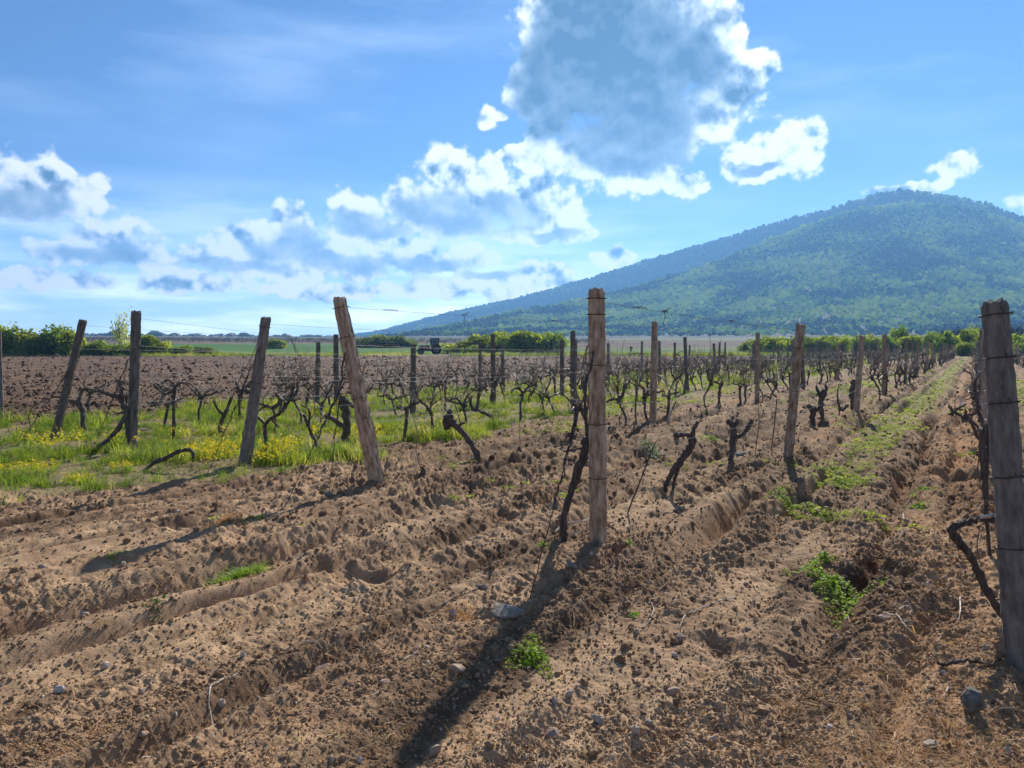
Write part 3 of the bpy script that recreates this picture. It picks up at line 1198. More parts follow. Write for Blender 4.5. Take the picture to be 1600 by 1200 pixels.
ROW_MAT = {'C': 'tan', 'B': 'tan', 'A': 'tan', 'D': 'grey', 'E': 'dark', 'F': 'dark', 'G': 'grey', 'H': 'tan', 'I': 'tan'}
HERO = {'C': (0.124, 0.098), 'B': (0.124, 0.116), 'A': (0.16, 0.128), 'D': (0.14, 0.112), 'E': (0.122, 0.118), 'F': (0.118, 0.112), 'G': (0.105, 0.10)}
for rk, row in ROWS.items():
    lst = []
    for k, (pb, pt) in enumerate(row['posts']):
        b = G(*pb)
        b.z = ground_z(b.x, b.y, b.y < 30)
        b = AT(pb[0], pb[1], b.y)
        t = AT(pt[0], pt[1], b.y + (0.10 if k == 0 and rk == 'C' else 0.0))
        h = (t - b).length
        yaw = math.atan2(RD[1], RD[0]) + float(rngv.normal(0, 0.12))
        if k == 0:
            w0, w1 = HERO[rk]
            me = post_mesh(h, w0, w1, {'tan': M_POST_TAN, 'grey': M_POST_GREY, 'dark': M_POST_DARK}[ROW_MAT[rk]] if rk != 'C' else M_POST_GREY, 340 + ord(rk))
            tl = [tie_mesh((w0 + w1) / 2, 370 + q + ord(rk)) for q in range(3)]
            ties = {'C': [h - 0.06, h - 0.26, h - 0.47, 0.95, 0.62], 'B': [h - 0.07, h - 0.19, h - 0.57, 0.96, 0.55], 'A': [h - 0.1, h - 0.42, 1.02, 0.8], 'D': [h - 0.12, 1.1], 'E': [h - 0.3, 0.9]}.get(rk, [1.1])
            add_post(b, t, me, h, FIRST_LABEL[rk], ties, yaw, tl)
        else:
            mk = ROW_MAT[rk] if rk != 'E' and rk != 'F' else 'dark'
            if rk == 'D':
                mk = 'dark' if k < 3 else 'grey'
            me = stock[mk][int(rngv.integers(0, 4))]
            add_post(b, t, me, 1.8, '%s post along the %s' % (ORD[k], row['name']), [1.5, 0.95], yaw)
        s, o_ = so(b.x, b.y)
        lst.append((s, o_, b, t))
    s = lst[-1][0] if lst else row['start'] - 8.0
    k = len(lst)
    while True:
        s += 8.0 + float(rngv.normal(0, 0.25))
        if s > ROW_END:
            break
        o_ = row['o'] + float(rngv.normal(0, 0.05))
        x, y = xy(s, o_)
        b = Vector((x, y, ground_z(x, y, False)))
        h = 1.76 + float(rngv.normal(0, 0.07))
        t = b + Vector((float(rngv.normal(0, 0.06)), float(rngv.normal(0, 0.05)), h))
        mk = ROW_MAT[rk]
        if rk in 'DEFG':
            mk = 'dark' if rngv.random() < 0.5 else 'grey'
        elif rngv.random() < 0.3:
            mk = 'grey'
        n_ = ORD[k] if k < len(ORD) else 'last'
        if rk in 'HI':
            lab = '%s visible post along the %s' % (ORD[k], row['name'])
        else:
            lab = '%s post along the %s' % (n_, row['name'])
        add_post(b, t, stock[mk][int(rngv.integers(0, 4))], 1.8, lab, [1.45] if y < 45 else [], math.atan2(RD[1], RD[0]) + float(rngv.normal(0, 0.15)))
        lst.append((s, o_, b, t))
        k += 1
    row_posts[rk] = lst

# trellis wires: each wire of each row is one thing
WIRES_G = 'trellis wires'
WNAME = {0.36: 'lowest', 0.56: 'second lowest', 0.76: 'second highest', 0.955: 'highest'}
for rk, row in ROWS.items():
    lst = row_posts[rk]
    fr_list = [0.955, 0.76, 0.56, 0.36]
    if rk in 'GHI':
        fr_list = [0.76, 0.56]
    for fr in fr_list:
        pts = []
        for i in range(len(lst) - 1):
            a = lst[i][2].lerp(lst[i][3], fr)
            b = lst[i + 1][2].lerp(lst[i + 1][3], fr)
            sag = float(rngv.uniform(0.01, 0.06))
            for q in range(8):
                t = q / 8
                p = a.lerp(b, t)
                p.z -= sag * 4 * t * (1 - t)
                pts.append(p)
        pts.append(lst[-1][2].lerp(lst[-1][3], fr))
        mb = MB()
        mb.tube(pts, 0.0019 if fr > 0.9 else 0.0021, 5)
        w = obj('trellis_wire', mb.mesh('trellis_wire', [M_RUST if fr > 0.9 else M_STEEL]))
        tag(w, '%s wire strung along the %s' % (WNAME[fr] if rk not in 'GHI' else ('upper' if fr > 0.7 else 'lower'), row['name']), 'wire', WIRES_G)
        if rk in 'AB' and fr > 0.7:
            for (t0, ln) in ((0.09, 0.24), (0.24, 0.10), (0.50, 0.08)):
                a = lst[0][2].lerp(lst[0][3], fr)
                b = lst[1][2].lerp(lst[1][3], fr)
                mt = MB()
                p0 = a.lerp(b, t0 + float(rngv.uniform(-0.03, 0.03)))
                dd = (b - a).normalized()
                tw = [p0 + dd * (ln * i / 10) + Vector((0.007 * math.cos(i * 1.9), 0.007 * math.sin(i * 1.9), 0.010 * math.sin(i * 2.3))) for i in range(11)]
                mt.tube(tw, 0.004, 4)
                if t0 > 0.2 and t0 < 0.3:
                    mt.tube([tw[4], tw[4] + Vector((0.01, 0.0, -0.05)), tw[4] + Vector((-0.005, 0.01, -0.11)), tw[4] + Vector((0.01, 0.01, -0.13))], 0.0032, 4)
                    mt.tube([tw[7], tw[7] + Vector((0.02, 0.0, 0.03)), tw[7] + Vector((0.05, 0.01, 0.035))], 0.003, 4)
                obj('dried_tendril', mt.mesh('dried_tendril', [M_BARK]), w)


# ------------------------------------------------------------------ vines
def wander(p, d, length, n, rng, kink=0.25, lift=0.0):
    pts = [np.array(p, float)]
    d = np.array(d, float)
    d /= np.linalg.norm(d)
    for i in range(n):
        d = d + rng.normal(0, kink, 3) + np.array([0, 0, lift])
        d /= np.linalg.norm(d)
        pts.append(pts[-1] + d * length / n)
    return np.array(pts), d


def knobby(n, r0, r1, rng, k=0.22):
    return np.linspace(r0, r1, n) * (1 + k * rng.uniform(-1, 1, n))


def vine_shapes(seed, wild):
    """lists of meshes: trunk, arms, canes, in local space: z up, x along the row"""
    rng = np.random.default_rng(seed)
    h = rng.uniform(0.46, 0.66)
    lean = rng.normal(0, 0.22, 2)
    P, d = wander((0, 0, -0.08), (lean[0], lean[1] * 0.7, 1), h + 0.08, 9, rng, 0.16, 0.04)
    trunk = MB()
    r = knobby(10, 0.036, 0.030, rng, 0.2)
    r[0] *= 1.35
    r[1] *= 1.15
    r[-1] *= 1.35
    r[-2] *= 1.3
    trunk.tube(P, r * rng.uniform(0.62, 0.9), 7, 0.22, rng)
    head = P[-1]
    for _ in range(int(rng.integers(2, 5))):
        a = rng.uniform(0, 6.28)
        q, _d = wander(head - (0, 0, rng.uniform(0, 0.08)), (math.cos(a), math.sin(a), rng.uniform(-0.2, 0.7)), rng.uniform(0.04, 0.09), 3, rng, 0.2)
        trunk.tube(q, knobby(4, 0.03, 0.018, rng, 0.3), 6, 0.3, rng)
    arms, canes, pale = [], [], []
    na = int(rng.integers(2, 4)) if not wild else int(rng.integers(2, 5))
    ends = []
    for k in range(na):
        sx = 1 if k % 2 == 0 else -1
        L = rng.uniform(0.10, 0.26) if not wild else rng.uniform(0.22, 0.5)
        q, dq = wander(head - (0, 0, 0.02), (sx, rng.normal(0, 0.35), rng.uniform(0.15, 0.9)), L, 6, rng, 0.28, 0.06)
        mb = MB()
        mb.tube(q, knobby(7, 0.024, 0.017, rng, 0.28), 6, 0.25, rng)
        e, _d = wander(q[-1], dq + (0, 0, 0.6), 0.06, 2, rng, 0.3)
        mb.tube(e, [0.018, 0.013, 0.007], 5, 0.25, rng)
        e, _d = wander(q[3], (rng.normal(), rng.normal(), 1.5), 0.07, 2, rng, 0.3)
        mb.tube(e, [0.014, 0.009, 0.006], 5, 0.25, rng)
        arms.append(mb)
        ends += [q[-1], q[4], q[2]]
    nc = int(rng.integers(3, 7)) if not wild else int(rng.integers(9, 15))
    for k in range(nc):
        p = ends[int(rng.integers(0, len(ends)))]
        L = rng.uniform(0.16, 0.5) if not wild else rng.uniform(0.3, 0.95)
        d0 = (rng.normal(0, 1.0), rng.normal(0, 0.45), rng.uniform(0.2, 1.5))
        q, dq = wander(p, d0, L, 8, rng, 0.17, 0.02 if rng.random() < 0.6 else -0.10)
        mb = MB()
        mb.tube(q, np.linspace(0.0068, 0.0034, 9), 5, 0.1, rng)
        for _ in range(4):
            i = int(rng.integers(2, 8))
            e, _d = wander(q[i], (rng.normal(), rng.normal(), rng.normal() + 0.3), rng.uniform(0.06, 0.2), 4, rng, 0.3)
            mb.tube(e, np.linspace(0.0042, 0.0022, 5), 4)
        canes.append((mb, rng.random() < 0.22))
    return trunk, arms, canes


def vine_thing(seed, wild):
    trunk, arms, canes = vine_shapes(seed, wild)
    root = bpy.data.objects.new('grape_vine', None)
    kids = [bpy.data.objects.new('trunk', trunk.mesh('trunk', [M_BARK]))]
    for a in arms:
        kids.append(bpy.data.objects.new('arm', a.mesh('arm', [M_BARK])))
    for c, p in canes:
        kids.append(bpy.data.objects.new('cane', c.mesh('cane', [M_PALE if p else M_CANE])))
    return root, kids


def vine_single(seed, wild):
    trunk, arms, canes = vine_shapes(seed, wild)
    V, fq, ft, n, mq, mt_ = [], [], [], 0, [], []
    for mb, mi in [(trunk, 0)] + [(a, 0) for a in arms] + [(c, 2 if p else 1) for c, p in canes]:
        V.append(np.concatenate(mb.v))
        q = np.concatenate(mb.q) + n
        t = np.concatenate(mb.t) + n
        fq.append(q)
        ft.append(t)
        mq += [mi] * len(q)
        mt_ += [mi] * len(t)
        n += len(V[-1])
    me = mesh_np('grape_vine', np.concatenate(V), [np.concatenate(fq), np.concatenate(ft)], [M_BARK, M_CANE, M_PALE])
    me.polygons.foreach_set('material_index', np.array(mq + mt_, dtype=np.int32))
    return me


PROTO = {w: [vine_thing(500 + 40 * w + k, bool(w)) for k in range(9)] for w in (0, 1)}
SINGLE = {w: [vine_single(500 + 40 * w + k, bool(w)) for k in range(9)] for w in (0, 1)}
VG = 'grape vines'
row_ang = math.atan2(RD[1], RD[0])


def place_vine(x, y, z, wild, label, group, parts, scale=1.0):
    k = int(rngv.integers(0, 9))
    yaw = row_ang + (math.pi if rngv.random() < 0.5 else 0) + float(rngv.normal(0, 0.25))
    sc = (scale * float(rngv.uniform(0.88, 1.12)), scale * float(rngv.uniform(0.88, 1.12)), scale * float(rngv.uniform(0.88, 1.15)))
    if parts:
        root, kids = PROTO[wild][k]
        r = root.copy()
        for c in kids:
            c2 = c.copy()
            link(c2, r)
    else:
        r = bpy.data.objects.new('grape_vine', SINGLE[wild][k])
    link(r)
    r.location = (x, y, z)
    r.rotation_euler = (0, 0, yaw)
    r.scale = sc
    tag(r, label, 'vine', group)
    return r


def px_tube(mb, Y, pts, sides=7, knob=0.22, seed=0, depth=None):
    """pts: (u, v, radius in metres[, depth offset]); smoothed and roughened"""
    rng = np.random.default_rng(seed)
    P = np.array([list(AT(p[0], p[1], Y + (p[3] if len(p) > 3 else 0.0))) for p in pts])
    rad = np.array([p[2] for p in pts])
    n = len(P)
    tt = np.linspace(0, n - 1, (n - 1) * 4 + 1)
    Q = []
    for t in tt:                                   # catmull-rom
        i = min(int(t), n - 2)
        f = t - i
        p0, p1, p2, p3 = P[max(i - 1, 0)], P[i], P[i + 1], P[min(i + 2, n - 1)]
        Q.append(0.5 * ((2 * p1) + (-p0 + p2) * f + (2 * p0 - 5 * p1 + 4 * p2 - p3) * f * f + (-p0 + 3 * p1 - 3 * p2 + p3) * f ** 3))
    Q = np.array(Q)
    rr = np.interp(tt, np.arange(n), rad)
    Q[1:-1] += rng.normal(0, 0.12, (len(Q) - 2, 3)) * rr[1:-1, None]
    rr = rr * (1 + 0.5 * knob * rng.uniform(-1, 1, len(rr)))
    mb.tube(Q, rr, sides, knob, rng)


def hero_vine(label, Y, trunk, arms=(), canes=(), seed=0, cat='vine'):
    b = AT(trunk[0][0][0], trunk[0][0][1], Y)
    root = bpy.data.objects.new('grape_vine', None)
    root.location = b
    link(root)
    tag(root, label, cat, VG)
    inv = Matrix.Translation(-b)

    def put(name, strokes, mat, sides, knob):
        mb = MB()
        for q, st in enumerate(strokes):
            px_tube(mb, Y, st, sides, knob, seed * 31 + q)
        me = mb.mesh(name, [mat])
        me.transform(inv)
        link(bpy.data.objects.new(name, me), root)
    put('trunk', trunk, M_BARK, 9, 0.24)
    for a in arms:
        put('arm', [a], M_BARK, 7, 0.24)
    for c in canes:
        pale = len(c) > 0 and c[0] == 'pale'
        put('cane', [c[1:] if pale else c], M_PALE if pale else M_CANE, 5, 0.1)
    return root


hero_spots = []


def hv(label, base, *a, **k):
    g = G(*base)
    hero_spots.append(so(g.x, g.y))
    return hero_vine(label, g.y, *a, **k)


# the vine that leans on the tall tan post
hv('curved dark vine trunk leaning against the tall tan post', (888, 856),
   [[(889, 862, 0.030), (883, 846, 0.028), (880, 822, 0.024), (884, 795, 0.024), (893, 765, 0.026), (903, 735, 0.031), (913, 708, 0.040), (921, 694, 0.046), (926, 686, 0.03)],
    [(921, 700, 0.035), (916, 692, 0.036), (924, 684, 0.02)]],
   [[(919, 698, 0.016), (916, 660, 0.013, 0.05), (914, 620, 0.012, 0.05), (918, 585, 0.010, 0.05)],
    [(917, 700, 0.012), (898, 702, 0.009), (880, 706, 0.007)]],
   [[(916, 660, 0.005, 0.05), (921, 600, 0.004, 0.03), (915, 560, 0.004), (924, 520, 0.003)], [(921, 640, 0.005, 0.05), (908, 590, 0.004), (917, 540, 0.003)],
    ['pale', (872, 846, 0.007), (885, 838, 0.007), (905, 831, 0.005), (925, 826, 0.004)], [(917, 690, 0.005), (926, 640, 0.004), (912, 610, 0.003)],
    [(902, 740, 0.004), (892, 760, 0.003), (888, 772, 0.002)]], 3)
# the forked vine
hv('forked dark vine on two stems with a bent arm, just past the tall tan post', (1042, 782),
   [[(1037, 786, 0.020), (1039, 765, 0.022), (1046, 745, 0.024), (1057, 728, 0.028), (1070, 712, 0.034), (1080, 697, 0.042), (1084, 686, 0.036)],
    [(1049, 782, 0.012), (1052, 762, 0.015), (1056, 742, 0.018), (1066, 722, 0.020)]],
   [[(1082, 697, 0.030), (1078, 684, 0.024), (1070, 679, 0.022), (1060, 680, 0.026), (1052, 681, 0.020)],
    [(1084, 690, 0.028), (1083, 674, 0.022), (1088, 664, 0.020), (1090, 658, 0.012)]],
   [['pale', (1083, 674, 0.007), (1079, 662, 0.006), (1077, 656, 0.004)], [(1088, 668, 0.004), (1096, 650, 0.003), (1092, 632, 0.002)]], 4)
hv('short upright vine with a knobbed head and one raised side arm', (1143, 736),
   [[(1143, 740, 0.036), (1142, 722, 0.034), (1144, 700, 0.034), (1146, 682, 0.040), (1146, 668, 0.044), (1146, 660, 0.030)]],
   [[(1147, 668, 0.030), (1140, 660, 0.034), (1136, 656, 0.022)], [(1149, 682, 0.024), (1158, 681, 0.022), (1166, 672, 0.022), (1171, 662, 0.026), (1176, 656, 0.022)],
    [(1146, 664, 0.03), (1152, 660, 0.026), (1150, 654, 0.016)]],
   [['pale', (1140, 658, 0.006), (1133, 650, 0.005), (1138, 645, 0.003)], [(1176, 657, 0.005), (1181, 650, 0.003)]], 5)
hv('tiny pale stump beside the short upright vine', (1164, 716),
   [[(1165, 720, 0.022), (1164, 710, 0.020), (1165, 704, 0.018), (1161, 703, 0.012)]], [], [['pale', (1165, 706, 0.005), (1172, 704, 0.004), (1180, 703, 0.003)]], 6)
hv('thin twisted vine with a cut pale top, behind the forked vine', (1045, 653),
   [[(1044, 664, 0.03), (1045, 652, 0.026), (1050, 640, 0.02), (1056, 628, 0.018)]], [], [], 61)
hv('stout vine stump with two knuckled heads, between two posts of the tall tan row', (1271, 672),
   [[(1271, 674, 0.045), (1270, 656, 0.045), (1271, 642, 0.055), (1272, 634, 0.04)]],
   [[(1270, 640, 0.045), (1265, 636, 0.05), (1262, 632, 0.03)], [(1272, 642, 0.035), (1279, 640, 0.035), (1284, 632, 0.03)]], [[(1266, 634, 0.005), (1262, 622, 0.004)]], 7)
hv('tall knotted vine with a forked crown, just behind the two-headed stump', (1286, 664),
   [[(1287, 668, 0.045), (1284, 650, 0.042), (1283, 632, 0.05), (1285, 618, 0.06), (1287, 610, 0.04)]],
   [[(1284, 622, 0.04), (1278, 612, 0.035), (1275, 602, 0.02)], [(1286, 622, 0.04), (1291, 608, 0.03), (1289, 600, 0.02)]], [[(1276, 604, 0.005), (1277, 590, 0.004)]], 8)
hv('low spreading vine stump with a thin upright shoot, before the third post', (1316, 650),
   [[(1318, 654, 0.05), (1315, 644, 0.055), (1313, 638, 0.05)]],
   [[(1313, 640, 0.03), (1309, 626, 0.02), (1309, 612, 0.014), (1311, 600, 0.010)], [(1316, 640, 0.035), (1322, 636, 0.03), (1326, 632, 0.02)]], [], 9)
hv('thick vine leaning on the third post of the tall tan row', (1335, 648),
   [[(1336, 654, 0.06), (1333, 630, 0.06), (1333, 610, 0.08), (1336, 600, 0.08), (1337, 594, 0.05)]], [[(1334, 602, 0.05), (1330, 596, 0.04)], [(1337, 600, 0.05), (1341, 590, 0.04)]],
   [['pale', (1335, 596, 0.01), (1338, 588, 0.008), (1332, 584, 0.005)]], 10)
# row of the leaning post
hv('leaning vine with a large dark knob at its head, past the leaning tan post', (751, 726),
   [[(751, 730, 0.044), (747, 716, 0.040), (740, 700, 0.036), (730, 684, 0.036), (719, 671, 0.038), (708, 662, 0.048), (702, 656, 0.070), (698, 650, 0.055)]],
   [[(703, 660, 0.060), (698, 662, 0.055), (697, 670, 0.035)], [(703, 652, 0.05), (702, 643, 0.035), (706, 641, 0.02)], [(714, 668, 0.018), (722, 662, 0.016), (727, 660, 0.012)]],
   [[(720, 664, 0.008), (715, 645, 0.007), (711, 625, 0.006), (718, 600, 0.005)], [(702, 645, 0.006), (690, 630, 0.005), (688, 610, 0.004)], ['pale', (706, 643, 0.006), (692, 622, 0.005), (694, 600, 0.004), (688, 590, 0.003)]], 11)
hv('dark vine with a long arm reaching sideways, behind the big knobbed vine', (782, 665),
   [[(784, 670, 0.040), (776, 660, 0.038), (766, 650, 0.036), (752, 643, 0.036), (741, 640, 0.045), (736, 634, 0.04)]],
   [[(745, 641, 0.03), (747, 624, 0.03), (749, 605, 0.028), (749, 588, 0.018)], [(740, 640, 0.03), (735, 630, 0.024), (738, 618, 0.015)]],
   [[(749, 592, 0.006), (756, 575, 0.005), (752, 560, 0.004)], [(738, 620, 0.006), (726, 605, 0.005), (728, 588, 0.004)]], 12)
hv('vine stub like a dark upright stake behind the leaning tan post', (538, 694),
   [[(540, 702, 0.07), (540, 680, 0.066), (540, 650, 0.064), (537, 628, 0.07), (536, 622, 0.05)]],
   [[(538, 668, 0.045), (530, 662, 0.04), (520, 655, 0.035), (508, 650, 0.03)], [(536, 628, 0.04), (545, 630, 0.035), (553, 635, 0.03), (558, 632, 0.02)]],
   [[(510, 650, 0.008), (500, 640, 0.006), (505, 622, 0.005)], [(525, 658, 0.008), (512, 645, 0.006), (500, 658, 0.005)], ['pale', (556, 633, 0.008), (566, 622, 0.006), (575, 615, 0.004)], [(538, 624, 0.006), (548, 600, 0.005), (560, 585, 0.004)]], 13)
hv('small dry vine stump in bare soil between the leaning post and the knobbed vine', (659, 752),
   [[(660, 758, 0.05), (658, 748, 0.045), (661, 738, 0.03), (660, 732, 0.015)], [(657, 752, 0.04), (652, 755, 0.03), (648, 758, 0.015)]], [],
   [[(660, 738, 0.007), (650, 705, 0.005), (652, 680, 0.004), (644, 640, 0.003)], ['pale', (648, 740, 0.005), (650, 720, 0.004), (645, 700, 0.003)]], 14)
hv('little dry stump with thin shoots, in bare soil below the knobbed vine', (814, 712),
   [[(815, 716, 0.04), (813, 706, 0.035), (810, 698, 0.02)]], [], [[(813, 706, 0.006), (812, 680, 0.004), (811, 650, 0.003)], [(812, 702, 0.005), (803, 694, 0.004)]], 15)
# the grassy rows
hv('vine arching over the grass to a dropped end, near the grey tapering post', (225, 736),
   [[(222, 742, 0.012), (232, 730, 0.02), (244, 722, 0.03), (258, 716, 0.028), (272, 709, 0.026), (285, 704, 0.024), (296, 703, 0.022), (302, 709, 0.020), (300, 718, 0.012)]],
   [], [[(300, 704, 0.006), (303, 712, 0.005), (298, 728, 0.003)], [(262, 714, 0.005), (258, 728, 0.004)]], 16)
hv('slanting vine crossing behind the upright dark post', (148, 706),
   [[(146, 712, 0.036), (152, 700, 0.034), (165, 690, 0.032), (178, 678, 0.032), (190, 662, 0.034), (197, 646, 0.036), (192, 630, 0.034), (184, 618, 0.04)]],
   [[(190, 626, 0.03), (180, 619, 0.03), (170, 616, 0.026), (160, 612, 0.025), (152, 609, 0.02)], [(192, 628, 0.03), (190, 615, 0.03), (193, 606, 0.02)], [(194, 645, 0.016), (184, 646, 0.014), (176, 642, 0.008)],
    [(196, 650, 0.03), (199, 670, 0.028), (203, 690, 0.026)]],
   [[(153, 609, 0.008), (150, 600, 0.005)], [(180, 620, 0.006), (195, 590, 0.005), (200, 560, 0.003)], [(170, 617, 0.006), (160, 590, 0.004), (165, 570, 0.003)]], 17)
hv('upright vine with drooping side arms, beside the slanting dark post', (131, 676),
   [[(132, 682, 0.05), (130, 665, 0.048), (129, 645, 0.046), (126, 634, 0.05), (121, 624, 0.04)]],
   [[(127, 636, 0.04), (118, 629, 0.035), (108, 626, 0.03), (96, 622, 0.022), (80, 619, 0.018)], [(124, 628, 0.03), (126, 616, 0.025), (133, 605, 0.015)]],
   [[(85, 620, 0.01), (60, 630, 0.010), (48, 640, 0.010), (45, 655, 0.010), (50, 672, 0.009), (54, 684, 0.008)], [(80, 619, 0.008), (68, 616, 0.007), (76, 590, 0.005), (95, 570, 0.004)], [(122, 625, 0.007), (110, 600, 0.005), (118, 575, 0.004)], [(133, 606, 0.006), (150, 590, 0.004), (148, 570, 0.003)]], 18)
hv('tall thin vine with tangled shoots beside the yellow flower clumps', (271, 690),
   [[(270, 694, 0.026), (272, 670, 0.026), (271, 645, 0.026), (272, 620, 0.026), (274, 602, 0.03)]],
   [[(273, 604, 0.02), (284, 598, 0.018), (294, 602, 0.014)], [(272, 610, 0.022), (258, 616, 0.018), (248, 608, 0.014), (240, 600, 0.012)], [(272, 600, 0.018), (262, 594, 0.014), (252, 600, 0.01)]],
   [[(248, 608, 0.006), (232, 590, 0.004), (238, 570, 0.003)], [(240, 602, 0.006), (225, 610, 0.005), (222, 630, 0.004)], [(272, 640, 0.006), (252, 640, 0.005), (232, 655, 0.004)], [(290, 600, 0.005), (300, 585, 0.004)], ['pale', (258, 600, 0.006), (246, 590, 0.005), (228, 612, 0.004)]], 19)
hv('grey branching vine spreading wide in front of the ploughed field', (416, 718),
   [[(416, 722, 0.028), (415, 700, 0.026), (414, 680, 0.026), (413, 664, 0.03)]],
   [[(413, 664, 0.026), (424, 654, 0.024), (438, 644, 0.024), (448, 632, 0.022), (456, 615, 0.018), (460, 600, 0.012)], [(413, 662, 0.02), (402, 652, 0.018), (390, 650, 0.014)], [(424, 654, 0.02), (432, 664, 0.016), (436, 668, 0.01)],
    [(440, 642, 0.016), (445, 628, 0.014), (438, 624, 0.01)]],
   [['pale', (416, 662, 0.008), (400, 648, 0.007), (388, 655, 0.005)], [(456, 614, 0.006), (470, 590, 0.005), (466, 560, 0.004), (452, 525, 0.003)], [(448, 630, 0.006), (430, 610, 0.004), (428, 590, 0.003)], [(414, 690, 0.004), (408, 720, 0.003)]], 20)
hv('thin crooked vine with a hooked top, behind the wound anchor wires', (497, 712),
   [[(498, 716, 0.028), (496, 700, 0.026), (490, 684, 0.024), (482, 668, 0.024), (478, 655, 0.024), (474, 648, 0.02)]], [[(482, 665, 0.018), (484, 645, 0.016), (478, 636, 0.012), (470, 634, 0.01)]],
   [[(480, 660, 0.008), (492, 640, 0.006), (484, 600, 0.005), (470, 560, 0.004), (452, 525, 0.003)], [(474, 648, 0.005), (462, 640, 0.004)]], 21)
hv('low twisted vine at the edge of the soil, past the upright dark post', (348, 688),
   [[(349, 694, 0.04), (346, 680, 0.038), (344, 664, 0.034), (350, 650, 0.032), (356, 636, 0.028), (362, 620, 0.02)]], [[(350, 648, 0.024), (340, 640, 0.02), (334, 625, 0.015)]],
   [[(362, 622, 0.008), (376, 590, 0.006), (392, 560, 0.005), (404, 530, 0.004)], [(346, 662, 0.007), (330, 680, 0.005)], [(352, 645, 0.006), (368, 655, 0.005), (380, 650, 0.004)]], 22)
# the bent arm beside the nearest post
hv('bent vine arm with an elbow and cut end, crossing the thick nearest post', (1594, 1000),
   [[(1604, 1020, 0.024), (1592, 992, 0.021, -0.02), (1576, 972, 0.021, -0.06), (1558, 948, 0.020, -0.08), (1543, 924, 0.019, -0.08), (1530, 896, 0.018, -0.08), (1515, 868, 0.018, -0.08), (1500, 848, 0.020, -0.08), (1489, 833, 0.022, -0.08), (1490, 824, 0.020, -0.08), (1500, 819, 0.019, -0.08), (1515, 816, 0.016, -0.08), (1532, 811, 0.015, -0.1), (1548, 809, 0.016, -0.12)]],
   [[(1548, 809, 0.022, -0.12), (1562, 810, 0.030, -0.13), (1572, 807, 0.028, -0.13), (1580, 806, 0.016, -0.12)]],
   [['pale', (1528, 812, 0.010, -0.1), (1546, 806, 0.012, -0.13), (1560, 810, 0.009, -0.14)]], 23)
hv('dark straggling vine tied up the back of the thick nearest post', (1545, 902),
   [[(1556, 960, 0.012), (1549, 905, 0.011), (1545, 850, 0.012), (1541, 800, 0.014), (1541, 750, 0.014), (1543, 700, 0.012), (1544, 650, 0.010), (1546, 610, 0.008)]],
   [[(1541, 780, 0.018), (1536, 740, 0.016), (1534, 700, 0.016), (1533, 670, 0.012)], [(1543, 700, 0.010), (1536, 660, 0.010), (1528, 640, 0.010), (1524, 600, 0.008), (1530, 585, 0.005)]],
   [[(1545, 1110, 0.003), (1547, 1040, 0.004), (1543, 985, 0.006), (1549, 930, 0.004), (1546, 880, 0.004), (1545, 830, 0.003)],
    [(1541, 780, 0.005), (1532, 760, 0.004), (1528, 730, 0.004), (1533, 690, 0.003)], [(1544, 660, 0.005), (1548, 600, 0.004), (1545, 570, 0.003)], [(1530, 880, 0.004), (1527, 850, 0.004), (1532, 820, 0.003)],
    ['pale', (1540, 770, 0.008), (1535, 752, 0.009), (1541, 732, 0.007), (1536, 716, 0.006)], ['pale', (1541, 700, 0.008), (1545, 676, 0.007), (1540, 655, 0.006)], ['pale', (1536, 640, 0.008), (1542, 625, 0.007), (1538, 610, 0.005)],
    ['pale', (1548, 900, 0.006), (1545, 880, 0.005)], ['pale', (1544, 800, 0.006), (1545, 850, 0.005), (1547, 880, 0.004)]], 24)

# every other vine of the rows, nearest 300 as things of their own
cand = []
for rk, row in ROWS.items():
    lst = row_posts[rk]
    s0 = lst[0][0] + (0.9 if rk not in 'HI' else 0)
    s = s0
    sp_ = {'B': 1.05, 'A': 0.98, 'C': 1.05}.get(rk, 0.86)
    while s < ROW_END:
        s += sp_ * float(rngv.uniform(0.75, 1.3))
        o_ = float(np.interp(s, [p[0] for p in lst], [p[1] for p in lst])) + float(rngv.normal(0, 0.07))
        x, y = xy(s, o_)
        u = 800 + 1186 * x / y
        if u > 1640 or u < -60:
            continue
        skip = 0.05
        if rk == 'B':
            skip = 1.0 if s < 22 else (0.12 if s < 45 else 0.03)
        if rk == 'A':
            skip = 1.0 if s < 10.5 else (0.12 if s < 18 else 0.06)
        if rk == 'C' and s < 11:
            skip = 1.0
        near_hero = any(math.hypot(s - hs, o_ - ho) < 0.75 for hs, ho in hero_spots)
        if near_hero or rngv.random() < skip:
            continue
        cand.append((y, x, s, o_, rk))
cand.sort()
count_in = {}
rest = []
MAXV = 300 - len(hero_spots)
